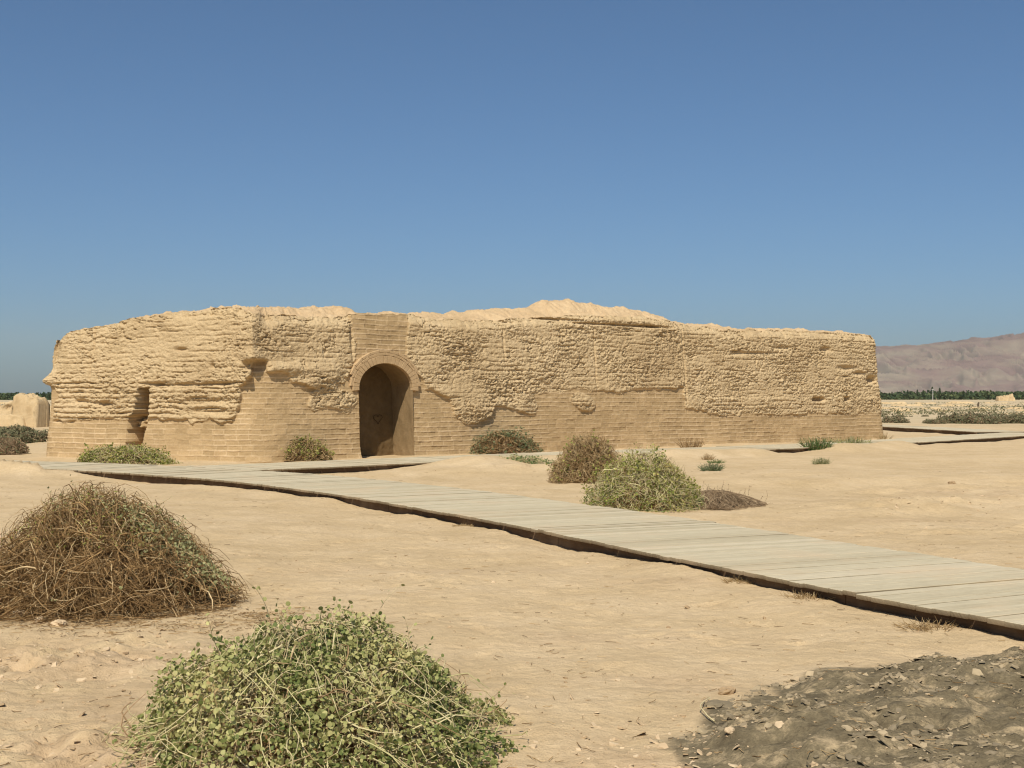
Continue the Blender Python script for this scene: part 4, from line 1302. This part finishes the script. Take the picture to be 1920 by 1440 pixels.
def shrub_proto(name, label, group, seed, rx, h, mat):
    return bush(name, label, 'bush', 0, 0, rx, rx * 0.7, h, (160, 0.4, 0.012, LITTER, 0), [(900, 0.13, mat, SLIM, None)], (LITTER, 0.6), seed, 0.35, group=group)


pr = shrub_proto('scrub_bush', 'grey green scrub bush in the row along the right plain', 'scrub row on the right plain', 650, 0.85, 0.40, LEAF_SCRUB)
first = True
rr = np.random.default_rng(66)
for px, py, sc in [(1677, 793, 1.0), (1742, 794, 0.6), (1758, 795, 0.7), (1776, 793, 1.1), (1792, 794, 0.8), (1812, 794, 1.5), (1830, 795, 1.2), (1848, 795, 1.0), (1862, 793, 1.3), (1880, 794, 1.0), (1896, 794, 1.1), (1913, 794, 1.0),
                   (1930, 794, 1.2), (1688, 784, 0.6), (1835, 783, 0.7), (1905, 783, 0.8), (1735, 783, 0.5), (1765, 778, 0.5)]:
    o = pr if first else copy_tree(pr)
    first = False
    x, y = rm(px, py); o.location = (x, y, -0.02); o.scale = (sc,) * 3; o.rotation_euler = (0, 0, rr.uniform(0, 6.28))
pr = shrub_proto('scrub_bush', 'grey green scrub bush before the mud block at far left', 'scrub row at far left', 651, 0.75, 0.38, LEAF_SCRUB)
first = True
for px, py, sc in [(4, 830, 0.9), (20, 826, 0.8), (36, 829, 0.9), (52, 826, 0.8), (66, 828, 0.9), (78, 822, 0.7), (12, 812, 0.7), (40, 812, 0.8), (-14, 826, 1.0)]:
    o = pr if first else copy_tree(pr)
    first = False
    x, y = rm(px, py); o.location = (x, y, -0.02); o.scale = (sc,) * 3; o.rotation_euler = (0, 0, rr.uniform(0, 6.28))

# ground cover out on the plain
rng = np.random.default_rng(91)
n = 2600
yy = F * CAM_H / (np.array([14.0, 18, 22, 26, 30, 35, 41])[rng.integers(0, 7, n)] + rng.normal(size=n) * 0.9); tt = np.where(rng.random(n) < 0.8, rng.uniform(0.26, 0.50, n), rng.uniform(-0.5, -0.33, n))
xx = yy * tt
kk = fbm(xx * 0.05, yy * 0.08, 3, 93) > -0.05
xx, yy = xx[kk], yy[kk]
cp = np.repeat(np.stack([xx, yy, xx * 0 + 0.08], 1), 6, 0)
cp = cp + rng.normal(size=cp.shape) * np.array([0.45, 0.35, 0.10])
v, f, ix = leaves(cp, unit(rng.normal(size=cp.shape)), rng.uniform(0.12, 0.34, len(cp)), SLIM, rng)
o = link_mesh('scrub_cover', v, f, LEAF_SCRUB, None, False, {'rnd': rng.random(len(cp))[ix]})
tag(o, kind='stuff')

def flake_mesh(p, size, rng):
    """thin angular crusts of broken earth lying at odd tilts"""
    N = len(p); k = 7
    a = (np.arange(k) + rng.uniform(-0.35, 0.35, (N, k))) * 2 * np.pi / k
    R = rng.uniform(0.55, 1.25, (N, k))
    x = np.cos(a) * R * rng.uniform(0.8, 1.5, (N, 1)); y = np.sin(a) * R
    th = size[:, None] * 0 + rng.uniform(0.07, 0.26, (N, 1))
    top = np.stack([x * 0.9, y * 0.9, th + 0.10 * rng.normal(size=(N, k))], 2)
    bot = np.stack([x, y, -th + 0 * x], 2)
    v = np.concatenate([top, bot], 1)
    t = rng.normal(size=(N, 2)) * 0.33
    v[..., 2] += v[..., 0] * t[:, 0:1] + v[..., 1] * t[:, 1:2]
    c, s_ = np.cos(a[:, 0:1]), np.sin(a[:, 0:1])
    v = np.stack([v[..., 0] * c - v[..., 1] * s_, v[..., 0] * s_ + v[..., 1] * c, v[..., 2]], 2) * size[:, None, None] + p[:, None, :]
    b = (np.arange(N) * 2 * k)[:, None]
    capf = b + np.arange(k)[None]
    i = np.arange(k); j = (i + 1) % k
    sf = (b[:, :, None] + np.stack([i + k, j + k, j, i], 1)[None].reshape(1, k, 4)).reshape(-1, 4)
    return v.reshape(-1, 3), [sf, capf], np.repeat(np.arange(N), 2 * k)


# ------------------------------------------------------------------ stones and clods
rng = np.random.default_rng(95)
n = 6500
px = rng.uniform(0, 1, n) * 3.0 + 0.62; py = rng.uniform(4.9, 8.3, n)
ok = inside(ASH, px, py)
px, py = px[ok], py[ok]
cl = fbm(px * 1.3, py * 1.3, 3, 96) > -0.05
px, py = px[cl], py[cl]
gh = ground_full(px[None], py[None])[0][0]
sz = np.minimum(0.0085 * np.exp(rng.normal(size=len(px)) * 0.62), 0.024)
v, f, ix = flake_mesh(np.stack([px, py, gh + sz * 0.1], 1), sz, rng)
tag(link_mesh('grey_clods', v, f, CLOD_GREY, None, False, {'rnd': (0.15 + 0.7 * rng.random(len(px)))[ix]}), kind='stuff')
n = 900
t_ = rng.random(260)
px = np.concatenate([5.0 + 5.5 * t_, rng.normal(-2.5, 0.45, 300), rng.normal(-1.9, 0.6, 260), rng.normal(0.62, 0.3, 200)])
py = np.concatenate([19.0 + 2.2 * t_ + rng.normal(0, 0.5, 260), rng.normal(8.2, 0.5, 300), rng.normal(6.1, 0.5, 260), rng.normal(6.1, 0.4, 200)])
gh = ground_full(px[None], py[None])[0][0]
sz = np.minimum(0.010 * np.exp(rng.normal(size=len(px)) * 0.6), 0.022)
v, f, ix = flake_mesh(np.stack([px, py, gh + sz * 0.05], 1), sz, rng)
tag(link_mesh('sandy_clods', v, f, CLOD, None, False, {'rnd': rng.random(len(px))[ix]}), kind='stuff')
# scattered grit and broken twigs over the sand
n = 2600
yy = np.exp(rng.uniform(np.log(5.5), np.log(30), n)); xx = yy * rng.uniform(-0.42, 0.42, n)
h_, da, db = ground_h(xx[None], yy[None])
ok = ~((da[0] > -0.15) & (da[0] < DECK_W + 0.1)) & ~((db[0] < 0.1) & (db[0] > -DECK_W))
xx, yy = xx[ok], yy[ok]
gh = ground_full(xx[None], yy[None])[0][0]
sz = 0.0045 * np.exp(rng.normal(size=len(xx)) * 0.6)
v, f, ix = clod_mesh(np.stack([xx, yy, gh], 1), sz, rng, 0.6)
tag(link_mesh('pebbles', v, f, CLOD, None, False, {'rnd': (rng.random(len(xx)) ** 1.5)[ix]}), kind='stuff')
ex = np.concatenate([rng.normal(-2.1, 0.35, 420), rng.normal(-2.75, 0.7, 380), rng.normal(-0.9, 0.55, 120)])
ey = np.concatenate([rng.normal(9.75, 0.25, 420), rng.normal(9.35, 0.16, 380), rng.normal(5.6, 0.3, 120)])
m_ = len(xx) // 2
xx = np.concatenate([xx[:m_], ex]); yy = np.concatenate([yy[:m_], ey]); m_ = len(xx)
th = rng.uniform(0, 6.28, m_); ln = rng.uniform(0.02, 0.09, m_)
c = np.stack([xx[:m_] + 0.1, yy[:m_] + 0.1], 1)
gh = ground_full(c[None, :, 0], c[None, :, 1])[0][0]
tt = np.linspace(-0.5, 0.5, 4)
pl = np.stack([c[:, 0:1] + tt * (ln * np.cos(th))[:, None], c[:, 1:2] + tt * (ln * np.sin(th))[:, None] + 0.006 * rng.normal(size=(m_, 4)), gh[:, None] + 0.006 + 0.004 * rng.random((m_, 4))], 2)
v, f, ix = tubes(pl, np.full((m_, 4), 0.0018))
tag(link_mesh('twig_debris', v, f, DRY, None, True, {'rnd': rng.random(m_)[ix]}), kind='stuff')


def stone(name, label, px, py, size, seed, mat, flat=0.6, rv=0.5):
    rng = np.random.default_rng(seed)
    x, y = at(px, py)
    nu, nv = 22, 13
    A, E = np.meshgrid(np.linspace(0, 2 * np.pi, nu), np.linspace(-1.5, 1.57, nv))
    cx, cy, cz = np.cos(A) * np.cos(E), np.sin(A) * np.cos(E), np.sin(E)
    R = 1 + 0.35 * fbm(cx * 1.1 + seed, cy * 1.1 + cz, 4, seed) + 0.12 * (0.5 - worley(cx * 2 + seed, cz * 2 + cy * 2, seed % 9)[1])
    sc = np.array([rng.uniform(1.0, 1.35), 0.85, flat]) * size
    V = np.stack([cx * R * sc[0], cy * R * sc[1], cz * R * sc[2]], 2).reshape(-1, 3)
    o = link_mesh(name, V, grid_faces(nv, nu), mat, None, False, {'rnd': np.full(len(V), rv)})
    o.location = (x, y, gz(x, y) + size * flat * 0.35)
    o.rotation_euler = (0, 0, rng.uniform(0, 6))
    return tag(o, label, 'clod')


stone('mud_clod', 'broad pale clod at the foot of the large dry bush, nearest the left frame edge', 38, 1152, 0.085, 701, CLOD, 0.5, 0.8)
stone('mud_clod', 'small upright clod just right of the broad pale clod', 72, 1162, 0.035, 702, CLOD, 0.9, 0.9)
stone('mud_clod', 'angular clod right of the small upright clod, below the large dry bush', 112, 1172, 0.06, 703, CLOD, 0.55, 0.6)
stone('mud_clod', 'single flat stone on bare ground at lower left', 76, 1312, 0.022, 704, CLOD, 0.5, 0.4)
stone('mud_clod', 'brown lumpy clod on the left edge of the grey mound', 1362, 1302, 0.045, 705, CLOD, 0.6, 0.05)
stone('mud_clod', 'flat grey clod below the brown lumpy clod', 1345, 1335, 0.07, 706, CLOD_GREY, 0.35, 0.2)
stone('mud_clod', 'small pale clod at the bottom edge, left of the grey mound', 1368, 1420, 0.02, 707, CLOD, 0.7, 0.7)
stone('mud_clod', 'lone dark stone far out on the right sand', 1786, 913, 0.06, 708, CLOD, 0.7, 0.0)
t = np.linspace(0, 1, 14)
q = [(1325, 1312), (1333, 1322), (1318, 1335), (1312, 1346), (1322, 1358), (1340, 1368)]
w2 = np.array([at(*p) for p in q])
tt = np.linspace(0, 1, len(q))
pts = np.stack([np.interp(t, tt, w2[:, 0]), np.interp(t, tt, w2[:, 1])], 1)
z = ground_full(pts[None, :, 0], pts[None, :, 1])[0][0] + 0.012 + 0.02 * np.sin(t * 3.1)
v, f, ix = tubes(np.concatenate([pts, z[:, None]], 1)[None], np.linspace(0.0022, 0.0034, 14)[None], 6)
o = link_mesh('root', v, f, CAPER_STEM, None, True, {'rnd': np.full(len(v), 0.5)})
tag(o, 'pale crooked root lying on the edge of the grey mound', 'root')

# ------------------------------------------------------------------ haze
hm = bpy.data.materials.new('haze'); hm.use_nodes = True
ht = hm.node_tree; ht.nodes.remove(ht.nodes['Principled BSDF'])
pv = ht.nodes.new('ShaderNodeVolumePrincipled')
pv.inputs['Color'].default_value = (0.54, 0.61, 0.62, 1)
pv.inputs['Density'].default_value = 0.5 / 7800
pv.inputs['Anisotropy'].default_value = 0.0
ht.links.new(pv.outputs[0], ht.nodes['Material Output'].inputs['Volume'])
B = 9100.0; zt = 390.0; zb = -6.0
hv = np.array([(-B, -B, zb), (B, -B, zb), (B, B, zb), (-B, B, zb), (-B, -B, zt), (B, -B, zt), (B, B, zt), (-B, B, zt)])
hf = np.array([(3, 2, 1, 0), (4, 5, 6, 7), (0, 1, 5, 4), (1, 2, 6, 5), (2, 3, 7, 6), (3, 0, 4, 7)])
tag(link_mesh('haze', hv, hf, hm, None, False), kind='stuff')
